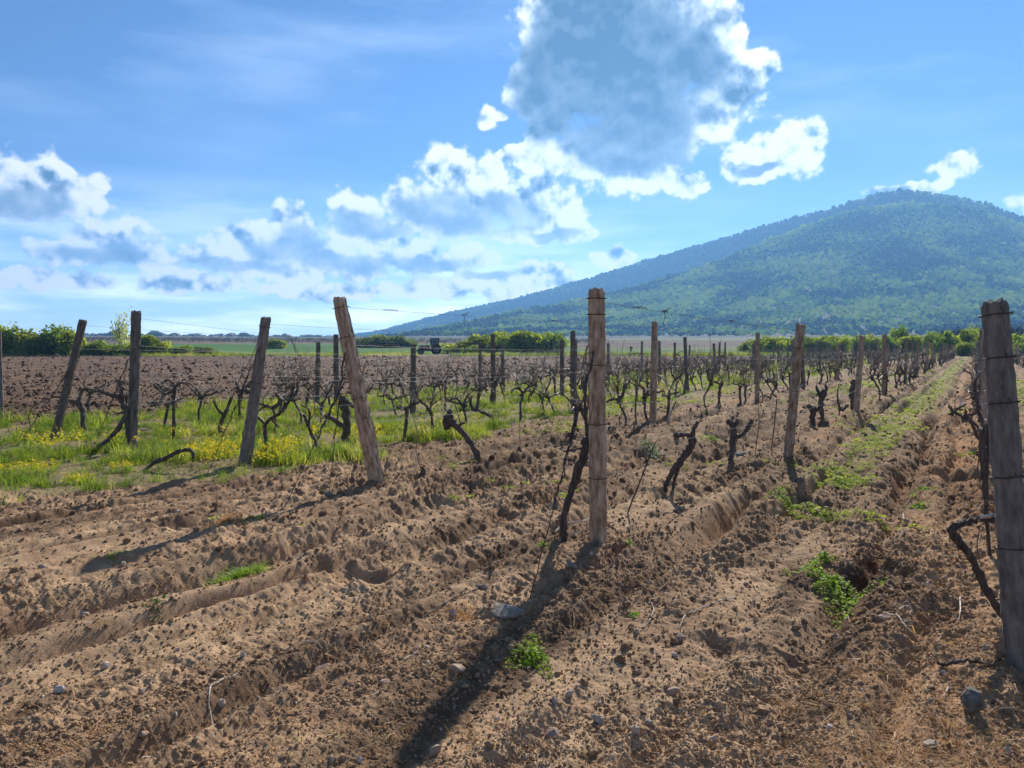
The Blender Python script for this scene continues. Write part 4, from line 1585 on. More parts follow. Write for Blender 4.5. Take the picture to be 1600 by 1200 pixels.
for q, (y, x, s, o_, rk) in enumerate(cand):
    if q >= MAXV:
        rest.append((y, x, s, o_, rk))
        continue
    row = ROWS[rk]
    lst = row_posts[rk]
    wild = 1 if (rk in 'DEFG' or (rk == 'A' and s > 11) or (rk in 'BC' and rngv.random() < 0.25)) else 0
    if rk == 'A' and s > 24 and rngv.random() < 0.45:
        wild = 0
    i = max(j for j in range(len(lst)) if lst[j][0] <= s) if s >= lst[0][0] else 0
    key = (rk, i)
    count_in[key] = count_in.get(key, 0) + 1
    n_ = count_in[key]
    look = 'tangled unpruned' if wild else 'short pruned'
    if i <= 3 and rk not in 'HI':
        lab = '%s vine, %s past the %s post of the %s' % (look, ORD[n_ - 1], ORD[i], row['name'])
        if len(lab.replace(',', '').split()) > 16:
            lab = '%s vine past the %s post, %s' % (ORD[n_ - 1], ORD[i], row['name'])
        grp = VG
    else:
        lab = '%s vine far along the %s' % (look, row['name'])
        grp = '%s vines far along the %s' % (look, row['name'])
    z = ground_z(x, y, False)
    place_vine(x, y, z, wild, lab, grp, y < 26, 1.0 if rk not in 'B' else 1.05)
if rest:
    rv = store('vine_variants', [bpy.data.objects.new('vine_%d%d' % (w, k), SINGLE[w][k]) for w in (0, 1) for k in range(9)])
    n = len(rest)
    P = np.array([(r_[1], r_[0], ground_z(r_[1], r_[0], False)) for r_ in rest])
    idx = np.array([int(rngv.integers(0, 18)) for _ in rest])
    rot = np.stack([np.zeros(n), np.zeros(n), row_ang + rngv.normal(0, 0.3, n)], axis=1)
    scatter('far_vines', P, rot, rngv.uniform(0.9, 1.15, n), idx, np.zeros(n), rv, 'mass of small dark vines filling the far ends of the rows', 18)
print('vines', len(cand), 'rest', len(rest))


# ------------------------------------------------------------------ slanting anchor wires wound with dry shoots, stakes
def anchor(label, top, ground, bends=(), wound=True, seed=0, r=0.0035):
    rng = np.random.default_rng(seed)
    gpt = G(*ground)
    gpt.z = ground_z(gpt.x, gpt.y)
    n = 40
    mb = MB()
    pts = [top.lerp(gpt, i / n) + Vector(rng.normal(0, 0.004, 3)) for i in range(n + 1)]
    mb.tube(pts, r, 5)
    w = obj('anchor_wire', mb.mesh('anchor_wire', [M_RUST]))
    tag(w, label, 'wire', 'slanting anchor wires')
    if wound:
        for k in range(3):
            a = int(rng.integers(0, 22))
            b = min(n, a + int(rng.integers(9, 18)))
            tw = []
            ph = rng.uniform(0, 6)
            for i in range(a, b):
                for f in (0.0, 0.5):
                    p = pts[i].lerp(pts[min(i + 1, n)], f)
                    t = (i + f) * 1.1 + ph
                    tw.append(p + Vector((math.cos(t), math.sin(t), 0.3 * math.sin(t * 0.7))) * rng.uniform(0.006, 0.016))
            m2 = MB()
            m2.tube(tw, knobby(len(tw), 0.0065, 0.004, rng, 0.3), 5, 0.2, rng)
            for _ in range(3):
                p = tw[int(rng.integers(0, len(tw)))]
                e, _d = wander(p, (rng.normal(), rng.normal() * 0.3, rng.normal()), rng.uniform(0.05, 0.14), 4, rng, 0.3)
                m2.tube(e, np.linspace(0.004, 0.002, 5), 4)
            obj('dry_shoot', m2.mesh('dry_shoot', [M_BARK]), w)
    return w


pB, pA, pD, pE, pF = (row_posts[k][0] for k in 'BADEF')
anchor('anchor wire wound with dark dry shoots, slanting from the tall tan post', pB[2].lerp(pB[3], 0.80), (825, 945), seed=1)
anchor('thin bare anchor wire close to the tall tan post', pB[2].lerp(pB[3], 0.62), (868, 905), wound=False, seed=2, r=0.002)
anchor('anchor wire wound with dry shoots, slanting furthest from the leaning tan post', pA[2].lerp(pA[3], 0.66), (446, 800), seed=3)
anchor('steep anchor wire with dry shoots close before the leaning tan post', pA[2].lerp(pA[3], 0.82), (514, 780), seed=4)
anchor('anchor wire slanting down from the grey tapering post', pD[2].lerp(pD[3], 0.85), (322, 748), seed=5)
anchor('anchor wire slanting down from the upright dark post', pE[2].lerp(pE[3], 0.78), (140, 716), seed=6)
anchor('anchor wire slanting down from the slanting dark post', pF[2].lerp(pF[3], 0.62), (25, 700), seed=7)


def stake(label, pts, r, mat, seed, Y=None, cat='stick'):
    g = G(pts[0][0], pts[0][1])
    mb = MB()
    px_tube(mb, Y or g.y, [(u, v, r * f) for (u, v), f in zip(pts, np.linspace(1.1, 0.7, len(pts)))], 6, 0.2, seed)
    o = obj('dry_stick', mb.mesh('dry_stick', [mat]))
    tag(o, label, cat, 'sticks standing in the soil')


stake('thin dark leaning rod between the tall tan post and the forked vine', [(976, 815), (988, 782), (1004, 742), (1018, 706), (1026, 688)], 0.007, M_BARK, 41)
stake('slender brown shoot standing upright near the pale stump', [(1204, 718), (1207, 690), (1211, 655), (1214, 622)], 0.010, M_CANE, 42)
stake('thin wavy shoot standing between the short upright vine and the second post', [(1180, 718), (1182, 690), (1186, 660), (1184, 620)], 0.006, M_BARK, 43)
stake('dark straight stake before the second post of the leaning row', [(994, 668), (993, 640), (994, 610), (993, 592)], 0.018, M_BARK, 44)
stake('pale split stub standing beside the second post of the leaning row', [(1043, 664), (1046, 650), (1049, 640)], 0.03, M_PALE, 45)

# ------------------------------------------------------------------ crumbs, stones, twigs, weeds and grass
M_CLOD = mat_leaf('clod', (0.14, 0.082, 0.046), (0.385, 0.25, 0.138), 0.0, 'tone', True, None, 0.95)
M_STONE = mat_mottled('stone', [(0.3, (0.17, 0.135, 0.10)), (0.55, (0.31, 0.26, 0.205)), (0.75, (0.46, 0.41, 0.35))], (22, 22, 22), 0.85, 0.6, 120, 0.3)
M_STONE_RED = mat_mottled('reddish_stone', [(0.3, (0.24, 0.15, 0.105)), (0.6, (0.38, 0.26, 0.19)), (0.8, (0.48, 0.36, 0.28))], (22, 22, 22), 0.85, 0.6, 120, 0.3)
GRASS_STOPS = [(0.0, (0.075, 0.125, 0.022)), (0.4, (0.17, 0.25, 0.034)), (0.75, (0.33, 0.37, 0.06)), (1.0, (0.52, 0.45, 0.19))]
M_GRASS = mat_leaf('grass_blades', None, None, 0.5, 'tone', True, GRASS_STOPS)
M_WEED = mat_leaf('weed_leaves', None, None, 0.45, 'tone', False, [(0.0, (0.10, 0.18, 0.022)), (0.5, (0.24, 0.36, 0.036)), (1.0, (0.42, 0.50, 0.07))])
M_WEED_I = mat_leaf('weed_leaves_spread', None, None, 0.45, 'tone', True, [(0.0, (0.13, 0.185, 0.024)), (0.5, (0.30, 0.37, 0.045)), (1.0, (0.50, 0.52, 0.10))])
M_STRAW = mat_leaf('dry_straw', None, None, 0.3, 'tone', True, [(0.0, (0.22, 0.105, 0.04)), (0.5, (0.40, 0.21, 0.075)), (1.0, (0.55, 0.40, 0.21))])
M_YELLOW = mat_leaf('yellow_petals', (0.62, 0.47, 0.012), (0.82, 0.66, 0.03), 0.35, 'tone', True)
M_YELLOW_T = mat_leaf('yellow_petals_clump', (0.62, 0.47, 0.012), (0.82, 0.66, 0.03), 0.35, 'tone', False)
rngl = np.random.default_rng(77)


def screen_points(n, y0, y1, spread=0.76):
    """random ground points, thinning with distance as the ground recedes"""
    y = 1 / rngl.uniform(1 / y1, 1 / y0, n)
    x = y * rngl.uniform(-spread, spread, n)
    return x, y


# clods
cl = []
for k in range(6):
    v, f = ico(1 if k < 3 else 2)
    d = 1 + 0.45 * noise3(v, 1.7, 200 + k) + 0.35 * noise3(v, 3.9, 210 + k)
    v = v * d[:, None] * np.array([1, 0.85, 0.68])
    cl.append(bpy.data.objects.new('clod_%d' % k, mesh_np('clod', v, f, [M_CLOD], False)))
x, y = screen_points(240000, 1.7, 34)
s, o = so(x, y)
patch = 0.42 + 0.9 * fbm(s * 0.5, o * 1.25, 21, 3) + 0.3 * fbm(x * 2.2, y * 2.2, 222, 2)
keep = (rngl.uniform(0, 1, len(x)) < np.clip(patch, 0.28, 1)) & (grass_mask(x, y) < 0.35) & (field_mask(x, y) < 0.3)
x, y = x[keep], y[keep]
n = len(x)
sz = (0.0015 + 0.00072 * y) * rngl.lognormal(0, 0.55, n)
sz = np.clip(sz, 0.0018, 0.05)
z = height(x, y) + sz * 0.25
rot = rngl.uniform(0, 6.28, (n, 3)) * np.array([0.15, 0.15, 1])
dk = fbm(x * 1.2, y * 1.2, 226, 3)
tone = np.clip(0.55 + 0.35 * dk - 0.38 * sstep(4.0, 9.5, so(x, y)[0]) + rngl.normal(0, 0.22, n), 0, 1)  # crumbs in the rows take the same painted clod shade
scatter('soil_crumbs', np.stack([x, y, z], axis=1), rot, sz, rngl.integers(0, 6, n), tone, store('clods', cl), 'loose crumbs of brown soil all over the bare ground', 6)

# clods of the ploughed field
x, y = screen_points(22000, 13, 124, 0.8)
keep = field_mask(x, y) > 0.6
x, y = x[keep], y[keep]
n = len(x)
sz = (0.014 + 0.0006 * y) * rngl.lognormal(0, 0.5, n)
z = height(x, y) * sstep(126, 100, y) + sz * 0.2
M_FCLOD = mat_leaf('field_clod', (0.065, 0.036, 0.021), (0.15, 0.092, 0.055), 0.0, 'tone', True, None, 0.95)
fcl = []
for c in cl:
    me = c.data.copy()
    me.materials.clear()
    me.materials.append(M_FCLOD)
    fcl.append(bpy.data.objects.new('field_' + c.name, me))
scatter('field_clods', np.stack([x, y, z], axis=1), rngl.uniform(0, 6.28, (n, 3)) * np.array([0.2, 0.2, 1]), sz, rngl.integers(0, 6, n), np.clip(rngl.normal(0.45, 0.28, n), 0, 1), store('field_clod_variants', fcl), 'red brown clods turned up in the ploughed field', 6)


# blades
def tuft(nb, h, spread, bend, wid, seed, flat=False):
    rng = np.random.default_rng(seed)
    V, Q, T = [], [], []
    for k in range(nb):
        a = rng.uniform(0, 6.28)
        p = np.array([rng.normal(0, spread), rng.normal(0, spread), 0.0])
        L = h * rng.uniform(0.55, 1.15)
        w = wid * rng.uniform(0.7, 1.3)
        out_ = np.array([math.cos(a), math.sin(a), 0])
        side = np.array([-math.sin(a + rng.normal(0, 0.8)), math.cos(a), 0])
        b = bend * rng.uniform(0.3, 1.4)
        c1 = p + out_ * L * 0.22 * b + np.array([0, 0, L * 0.5 * (0.35 if flat else 1)])
        c2 = p + out_ * L * 0.75 * b + np.array([0, 0, L * (0.1 if flat else (0.95 - 0.25 * b))])
        i = len(V)
        V += [p - side * w, p + side * w, c1 - side * w * 0.8, c1 + side * w * 0.8, c2]
        Q.append((i, i + 1, i + 3, i + 2))
        T.append((i + 2, i + 3, i + 4))
    return np.array(V), np.array(Q), np.array(T)


gr = []
for k in range(6):
    V, Q, T = tuft(26, 0.20 if k < 4 else 0.30, 0.055, 0.8, 0.0042, 240 + k)
    gr.append(bpy.data.objects.new('tuft_%d' % k, mesh_np('tuft', V, [Q, T], [M_GRASS])))


def leaf_blob(nl, seed, r=1.0, h=0.5, size=0.16, tones=None):
    """low rosette of small leaves; unit radius"""
    rng = np.random.default_rng(seed)
    V, Q, tone = [], [], []
    for k in range(nl):
        rr = r * math.sqrt(rng.uniform(0, 1))
        a = rng.uniform(0, 6.28)
        c = np.array([rr * math.cos(a), rr * math.sin(a), h * rng.uniform(0.05, 1) * (1.05 - rr / r) + 0.04])
        nrm = np.array([rng.normal(0, 0.55), rng.normal(0, 0.55), 1.0])
        nrm /= np.linalg.norm(nrm)
        t1 = np.cross(nrm, [math.cos(a), math.sin(a), 0.1])
        t1 /= np.linalg.norm(t1)
        t2 = np.cross(nrm, t1)
        s_ = size * rng.uniform(0.6, 1.3)
        i = len(V)
        V += [c - t2 * s_, c + t1 * s_ * 0.5, c + t2 * s_, c - t1 * s_ * 0.5]
        Q.append((i, i + 1, i + 2, i + 3))
        tone.append(np.clip(rng.normal(0.55, 0.25), 0, 1))
    return np.array(V), np.array(Q), np.array(tone)


wd = []
for k in range(5):
    V, Q, tn = leaf_blob(46, 260 + k, 1.0, 0.55, 0.2)
    wd.append(bpy.data.objects.new('rosette_%d' % k, mesh_np('rosette', V, Q, [M_WEED_I])))

# grass of the grassy rows
parts = []
for (n, a, b) in ((17000, 7.0, 14), (26000, 14, 32), (26000, 32, 110)):
    y = np.sqrt(rngl.uniform(a * a, b * b, n)) if b < 20 else 1 / rngl.uniform(1 / b, 1 / a, n)
    x = y * rngl.uniform(-0.78, 0.62, n)
    parts.append((x, y))
x = np.concatenate([p[0] for p in parts])
y = np.concatenate([p[1] for p in parts])
gm = grass_mask(x, y)
s, o = so(x, y)
gap = fbm(x * 0.9, y * 0.9, 270, 3)
lush = fbm(x * 0.35, y * 0.35, 273, 3)
keep = (rngl.uniform(0, 1, len(x)) < gm * np.clip(0.36 + 1.3 * gap, 0.03, 1))
x, y, lush, s, o = x[keep], y[keep], lush[keep], s[keep], o[keep]
n = len(x)
z = height(x, y, True) - 0.01
sc = rngl.lognormal(0, 0.32, n) * np.clip(0.58 + 0.50 * lush, 0.28, 1.2) * (1 + np.clip(y - 14, 0, 60) * 0.012)
tone = np.clip(0.42 + 0.34 * lush + rngl.normal(0, 0.22, n) + 0.12 * (rngl.uniform(0, 1, n) < 0.15), 0, 1)
rot = np.stack([rngl.normal(0, 0.12, n), rngl.normal(0, 0.12, n), rngl.uniform(0, 6.28, n)], axis=1)
G_COLL = store('grass_tufts', gr)
scatter('grass', np.stack([x, y, z], axis=1), rot, sc, rngl.integers(0, 6, n), tone, G_COLL, 'fresh green grass between the left-hand vine rows', 6)
print('grass', n)

# low weeds in the aisles
x, y = screen_points(95000, 3.0, 108, 0.78)
wm = weed_strip(x, y)
keep = (rngl.uniform(0, 1, len(x)) < np.clip(wm * 1.25 - 0.06, 0, 1)) & (grass_mask(x, y) < 0.5) & (field_mask(x, y) < 0.3)
x, y = x[keep], y[keep]
n = len(x)
sz = rngl.lognormal(0, 0.35, n) * (0.028 + 0.0022 * y)
z = height(x, y) - 0.004
tone = np.clip(0.55 + 0.3 * fbm(x * 0.8, y * 0.8, 280, 3) + rngl.normal(0, 0.2, n), 0, 1)
rot = np.stack([rngl.normal(0, 0.15, n), rngl.normal(0, 0.15, n), rngl.uniform(0, 6.28, n)], axis=1)
scatter('low_weeds', np.stack([x, y, z], axis=1), rot, sz, rngl.integers(0, 5, n), tone, store('rosettes', wd), 'low green weeds spread along the middle of the aisles', 5)
print('weeds', n)

# dry straw under the vines
sw = []
for k in range(4):
    V, Q, T = tuft(14, 0.12, 0.03, 1.3, 0.0016, 290 + k, True)
    sw.append(bpy.data.objects.new('straw_%d' % k, mesh_np('straw', V, [Q, T], [M_STRAW])))
x, y = screen_points(40000, 2.2, 60, 0.78)
sm = straw_strip(x, y)
keep = (rngl.uniform(0, 1, len(x)) < sm * np.where(y < 5, 0.22, 0.5)) & (grass_mask(x, y) < 0.4)
keep |= (rngl.uniform(0, 1, len(x)) < 0.02) & (field_mask(x, y) < 0.2)
x, y = x[keep], y[keep]
n = len(x)
sz = rngl.lognormal(0, 0.3, n) * (0.6 + 0.02 * y)
rot = np.stack([rngl.normal(0, 0.2, n), rngl.normal(0, 0.2, n), rngl.uniform(0, 6.28, n)], axis=1)
STRAW_COLL = store('straw_tufts', sw)
scatter('dry_grass', np.stack([x, y, height(x, y)], axis=1), rot, sz, rngl.integers(0, 4, n), rngl.uniform(0, 1, n), STRAW_COLL, 'thin orange dry grass scattered under the vines', 4)

# small pebbles
pb = []
M_PEB = mat_leaf('pebble', (0.24, 0.16, 0.11), (0.50, 0.43, 0.36), 0.0, 'tone', True, None, 0.85)
for k in range(4):
    v, f = ico(1)
    v = v * (1 + 0.3 * noise3(v, 1.4, 225 + k))[:, None] * np.array([1, 0.75, 0.5])
    pb.append(bpy.data.objects.new('pebble_%d' % k, mesh_np('pebble', v, f, [M_PEB], False)))
x, y = screen_points(1100, 1.8, 22)
keep = (grass_mask(x, y) < 0.3) & (field_mask(x, y) < 0.3)
x, y = x[keep], y[keep]
n = len(x)
sz = np.clip((0.006 + 0.0011 * y) * rngl.lognormal(0, 0.45, n), 0.004, 0.035)
scatter('gravel', np.stack([x, y, height(x, y) + sz * 0.3], axis=1), rngl.uniform(0, 6.28, (n, 3)) * np.array([0.3, 0.3, 1]), sz, rngl.integers(0, 4, n), rngl.uniform(0, 1, n), store('pebbles', pb), 'small pale pebbles strewn in the soil', 4)


M_STONE_DK = mat_mottled('dark_stone', [(0.3, (0.095, 0.08, 0.062)), (0.55, (0.18, 0.155, 0.12)), (0.75, (0.30, 0.265, 0.22))], (26, 26, 26), 0.9, 0.8, 150, 0.3)


# stones worth a name of their own
def stone(label, u, v, wpx, ratio=0.55, flat=0.5, mat=None, seed=0, sink=0.15):
    g = G(u, v)
    w = wpx / 1186.0 * g.y / 2
    r_ = np.random.default_rng(400 + seed)
    bm = bmesh.new()
    pp = r_.normal(0, 1, (22, 3))
    pp /= np.linalg.norm(pp, axis=1)[:, None]
    pp *= r_.uniform(0.72, 1.08, (22, 1))
    for p in pp:
        bm.verts.new(p)
    hull = bmesh.ops.convex_hull(bm, input=bm.verts)
    bmesh.ops.delete(bm, geom=[q for q in bm.verts if not q.link_faces], context='VERTS')
    bmesh.ops.bevel(bm, geom=list(bm.edges), offset=0.05, segments=1, affect='EDGES', profile=0.6)
    bmesh.ops.triangulate(bm, faces=list(bm.faces))
    bmesh.ops.subdivide_edges(bm, edges=[e for e in bm.edges if e.calc_length() > 0.16], cuts=2, use_grid_fill=True)
    bmesh.ops.triangulate(bm, faces=list(bm.faces))
    bm.verts.index_update()
    vv = np.array([q.co[:] for q in bm.verts])
    f = np.array([[q.index for q in t.verts] for t in bm.faces])
    bm.free()
    vv = vv * (1 + 0.10 * noise3(vv, 2.3, 430 + seed) + 0.07 * noise3(vv, 6.0, 450 + seed))[:, None]
    vv = vv * np.array([w, w * ratio * 1.4, w * flat])
    o = obj('stone', mesh_np('stone', vv, f, [mat or M_STONE], False))
    o.location = (g.x, g.y, ground_z(g.x, g.y) + w * flat * (0.7 - sink))
    o.rotation_euler = (float(rngl.normal(0, 0.15)), float(rngl.normal(0, 0.15)), float(rngl.normal(0, 0.4)))
    tag(o, label, 'stone', 'stones lying in the soil')


stone('largest pale flat stone, half in the shadow of the tall tan post', 790, 985, 66, 0.6, 0.42, None, 1)
stone('rough grey upright stone near the foot of the nearest post', 1518, 1142, 50, 0.7, 0.95, M_STONE_DK, 2)
stone('whitish angular stone just below the rough grey upright stone', 1452, 1186, 26, 0.7, 0.7, None, 3)
stone('pale stone at the lower end of a long thin twig', 1060, 997, 26, 0.5, 0.6, M_STONE_RED, 4)
stone('reddish flat stone beside the post shadow, below the largest stone', 714, 1062, 36, 0.55, 0.45, M_STONE_RED, 5)
stone('small grey flat stone above the largest pale stone', 752, 932, 26, 0.5, 0.4, None, 6)
stone('round grey stone inside the upper shadow of the tall tan post', 892, 900, 24, 0.7, 0.75, None, 7)
stone('small buff stone at the edge of the shadow near the tall tan post', 922, 890, 22, 0.5, 0.6, M_STONE_RED, 8)
stone('tilted buff slab stone in the middle of the lower edge', 862, 1142, 26, 1.1, 0.7, M_STONE_RED, 9)
stone('grey round stone to the right of the tilted buff slab', 936, 1120, 24, 0.7, 0.7, None, 10)
stone('thin white stone chip beside a deep hollow', 1012, 1124, 22, 0.5, 0.35, None, 11)
stone('brown stone casting a dark shadow, in the ruts of the headland', 508, 1046, 34, 0.6, 0.6, M_STONE_RED, 12)
stone('flat buff stone near the pale twig at the lower left', 224, 1166, 24, 0.6, 0.45, M_STONE_RED, 13)
stone('pale flat stone at the foot of the short upright vine', 1158, 722, 24, 0.5, 0.35, None, 14)
stone('tiny buff stone left of the crossing twigs', 1308, 990, 14, 0.8, 0.9, M_STONE_RED, 15)
stone('dark brown stone beside the crossing twigs', 1382, 996, 24, 0.7, 0.7, M_STONE_RED, 16)
stone('buff stone at the brink of the deep hollow', 1052, 1074, 26, 0.6, 0.55, M_STONE_RED, 17)
stone('small white stone below the leaning tan post', 514, 786, 18, 0.6, 0.6, None, 18)
stone('small pale stone in the upper ruts', 602, 1075, 22, 0.7, 0.45, M_STONE_RED, 19)


def twig(label, px, r, mat, seed, lift=0.012, forks=1):
    rng = np.random.default_rng(seed)
    P = []
    for i in range(len(px) - 1):
        for q in range(6):
            f = q / 6
            u = px[i][0] * (1 - f) + px[i + 1][0] * f
            v = px[i][1] * (1 - f) + px[i + 1][1] * f
            g = G(u, v)
            P.append([g.x, g.y, 0])
    g = G(*px[-1])
    P.append([g.x, g.y, 0])
    P = np.array(P)
    zz = height(P[:, 0], P[:, 1])
    k = np.ones(7) / 7
    zz = np.convolve(np.pad(zz, 3, 'edge'), k, 'valid')
    P[:, 2] = zz + lift + rng.normal(0, 0.003, len(P))
    mb = MB()
    mb.tube(P, knobby(len(P), r, r * 0.55, rng, 0.15), 6, 0.12, rng)
    for _ in range(forks):
        i = int(rng.integers(len(P) // 3, len(P) - 1))
        d = P[min(i + 1, len(P) - 1)] - P[i - 1]
        e, _d = wander(P[i], d + rng.normal(0, 0.5, 3) * np.linalg.norm(d) + (0, 0, 0.01), 0.09, 4, rng, 0.15)
        mb.tube(e, np.linspace(r * 0.7, r * 0.35, 5), 5)
    o = obj('twig', mb.mesh('twig', [mat]))
    tag(o, label, 'twig', 'pruned twigs on the soil')


twig('long pale twig with a bend, ending at a pale stone', [(1148, 943), (1118, 950), (1092, 958), (1070, 968), (1062, 984)], 0.0040, M_PALE, 1)
twig('pale hooked twig curling on the headland', [(372, 1074), (350, 1084), (330, 1098), (326, 1114), (334, 1130), (356, 1134)], 0.0036, M_PALE, 2)
twig('straight pale twig cut by the lower edge', [(271, 1153), (252, 1174), (232, 1196), (222, 1207)], 0.0042, M_PALE, 3, forks=0)
twig('long thin twig lying above the largest pale stone', [(660, 966), (690, 950), (715, 938), (738, 934), (768, 930)], 0.0045, M_CANE, 4)
twig('bleached twig along the rut before the leaning tan post', [(524, 862), (546, 852), (568, 842), (598, 838)], 0.006, M_PALE, 5)
twig('short curved twig near the end of the grassy tuft', [(1018, 946), (1022, 962), (1016, 978), (1004, 990)], 0.0038, M_PALE, 6)
twig('crossing pale twigs beside the dark brown stone', [(1384, 990), (1398, 998), (1408, 1010), (1412, 1016)], 0.0040, M_PALE, 7, 0.02, 2)
twig('small arched pale twig above the crossing twigs', [(1404, 992), (1412, 984), (1424, 988), (1421, 998)], 0.0034, M_PALE, 8, 0.03)
twig('upright pale twig piece in rusty straw', [(1499, 962), (1500, 978), (1498, 990), (1490, 996)], 0.0038, M_PALE, 9, 0.02)
twig('forked pale twig in the far rut', [(1404, 800), (1410, 812), (1412, 824)], 0.005, M_PALE, 10)
twig('bleached cane lying across the foot of the curved dark vine', [(868, 846), (884, 838), (904, 834), (928, 826)], 0.007, M_PALE, 11, 0.03, 2)
twig('thin twig with a forked tip by the reddish flat stone', [(632, 1042), (644, 1034), (655, 1024)], 0.003, M_PALE, 12)
twig('short pale twig near the rough grey upright stone', [(1482, 1090), (1478, 1104), (1474, 1112)], 0.004, M_PALE, 13, forks=0)
twig('dark branch lying on the ground at the foot of the nearest post', [(1464, 1068), (1490, 1066), (1520, 1068), (1548, 1066), (1570, 1060)], 0.009, M_BARK, 14, 0.02)
twig('brown twig in the ruts, left of the brown stone', [(478, 1026), (492, 1026), (504, 1028)], 0.003, M_PALE, 15)
twig('very thin twig beside the leafy weed clump', [(1232, 872), (1270, 874), (1296, 870)], 0.003, M_PALE, 16)


def weed(label, u, v, wpx, hpx, nl, hz, seed, grassy=False, mat=None, size=0.011, cat='weed', name='weed_clump', petals=0):
    """a clump of leaves (or blades) on a patch of ground given by its place and width in the photograph"""
    rng = np.random.default_rng(seed)
    g = G(u, v)
    gx = wpx / 1186.0 * g.y / 2
    a, b = G(u, v - hpx / 2), G(u, v + hpx / 2)
    gy = abs(a.y - b.y) / 2
    V, Q, T, tone = [], [], [], []
    for k in range(nl):
        rr = math.sqrt(rng.uniform(0, 1)) if k % 3 else abs(rng.normal(0, 0.45))
        an = rng.uniform(0, 6.28)
        edge = 0.75 + 0.35 * math.sin(an * 3 + seed) + 0.15 * math.sin(an * 7 + seed * 2)
        px, py = g.x + gx * rr * edge * math.cos(an), g.y + gy * rr * edge * math.sin(an)
        V.append((px, py, rr))
    V = np.array(V)
    zz = height(V[:, 0], V[:, 1])
    W, Q, tone = [], [], []
    for (px, py, rr), z0 in zip(V, zz):
        if grassy:
            a = rng.uniform(0, 6.28)
            L = hz * rng.uniform(0.5, 1.2)
            w = size * 0.28
            s_ = np.array([-math.sin(a), math.cos(a), 0]) * w
            p = np.array([px, py, z0 - 0.005])
            d = np.array([math.cos(a) * 0.5, math.sin(a) * 0.5, rng.uniform(0.5, 1)])
            d2 = d * np.array([1.9, 1.9, 0.75])
            i = len(W)
            W += [p - s_, p + s_, p + d * L * 0.5 + s_ * 0.8, p + d * L * 0.5 - s_ * 0.8, p + d2 * L * 0.9 + s_ * 0.2, p + d2 * L * 0.9 - s_ * 0.2]
            Q += [(i, i + 1, i + 2, i + 3), (i + 3, i + 2, i + 4, i + 5)]
            t = float(np.clip(rng.normal(0.55, 0.22), 0, 1))
            tone += [t, t]
        else:
            c = np.array([px, py, z0 + hz * rng.uniform(0.1, 1) * max(0.15, 1 - rr * 0.8)])
            nrm = np.array([rng.normal(0, 0.6), rng.normal(0, 0.6), 1.0])
            nrm /= np.linalg.norm(nrm)
            t1 = np.cross(nrm, rng.normal(0, 1, 3))
            t1 /= np.linalg.norm(t1)
            t2 = np.cross(nrm, t1)
            q = size * rng.uniform(0.5, 1.3)
            i = len(W)
            W += [c - t2 * q, c + t1 * q * 0.55, c + t2 * q, c - t1 * q * 0.55]
            Q.append((i, i + 1, i + 2, i + 3))
            tone.append(float(np.clip(rng.normal(0.5, 0.25), 0, 1)))
    W = np.array(W)
    base = np.array([g.x, g.y, ground_z(g.x, g.y)])
    me = mesh_np(name, W - base, np.array(Q), [mat or M_WEED], False, {'tone': ('FACE', 'FLOAT', np.array(tone))})
    o = obj(name, me)
    o.location = base
    tag(o, label, cat, 'clumps growing on the ground')
    return o


M_STRAW_T = mat_leaf('dry_straw_clump', None, None, 0.3, 'tone', False, [(0.0, (0.30, 0.13, 0.045)), (0.5, (0.50, 0.24, 0.075)), (1.0, (0.60, 0.42, 0.20))])
M_DKWEED = mat_leaf('dark_weed', None, None, 0.35, 'tone', False, [(0.0, (0.035, 0.075, 0.022)), (0.6, (0.075, 0.135, 0.036)), (1.0, (0.13, 0.19, 0.055))])
weed('bright green grassy clump alone on the bare headland', 372, 905, 84, 40, 900, 0.085, 1, True, None, 0.010)
weed('largest leafy green weed clump, in the middle of the right aisle', 1302, 926, 116, 78, 2100, 0.085, 2, False, None, 0.012)
weed('leafy sprig just above the largest leafy weed clump', 1288, 890, 46, 20, 300, 0.05, 3, False, None, 0.011)
weed('green weeds at the edge of the post shadow, below the largest stone', 830, 1030, 76, 58, 1100, 0.05, 4, False, None, 0.010)
weed('yellow green carpet of weeds in the right aisle', 1228, 802, 84, 38, 1300, 0.035, 5, False, None, 0.011)
weed('dark green grassy tuft before the forked vine', 1018, 714, 34, 20, 420, 0.14, 6, True, M_DKWEED, 0.012)
weed('low bright green clump at the foot of the grey tapering post', 440, 742, 56, 20, 700, 0.07, 7, False, None, 0.014)
weed('orange dry grass clump on the headland', 356, 830, 66, 30, 800, 0.06, 8, True, M_STRAW_T, 0.008, 'dry grass', 'dry_grass_clump')
weed('faint sparse weeds left of the bright grassy clump', 176, 882, 62, 26, 190, 0.04, 9, True, None, 0.009)
weed('sparse dark weeds in the rut', 246, 966, 54, 34, 150, 0.05, 10, False, M_DKWEED, 0.010)
weed('low green weeds past the short upright vine', 1116, 689, 56, 14, 480, 0.05, 11, False, None, 0.016)
weed('green tuft by a dry stump in the leaning row', 655, 682, 30, 14, 260, 0.16, 12, True, M_DKWEED, 0.014)
weed('small yellow green weeds in the far rut, the upper of two', 1446, 782, 40, 12, 300, 0.03, 13, False, None, 0.012)
weed('small yellow green weeds in the far rut, the lower of two', 1434, 807, 40, 12, 300, 0.03, 14, False, None, 0.012)
weed('tiny green weeds on the right of the tall tan post foot', 986, 860, 34, 14, 130, 0.04, 15, False, None, 0.010)
weed('tiny green weeds before the curved dark vine', 846, 866, 40, 14, 110, 0.04, 16, False, None, 0.010)
weed('yellow dry patch beside the largest pale stone', 722, 966, 60, 26, 420, 0.035, 17, True, M_STRAW_T, 0.007, 'dry grass', 'dry_grass_clump')
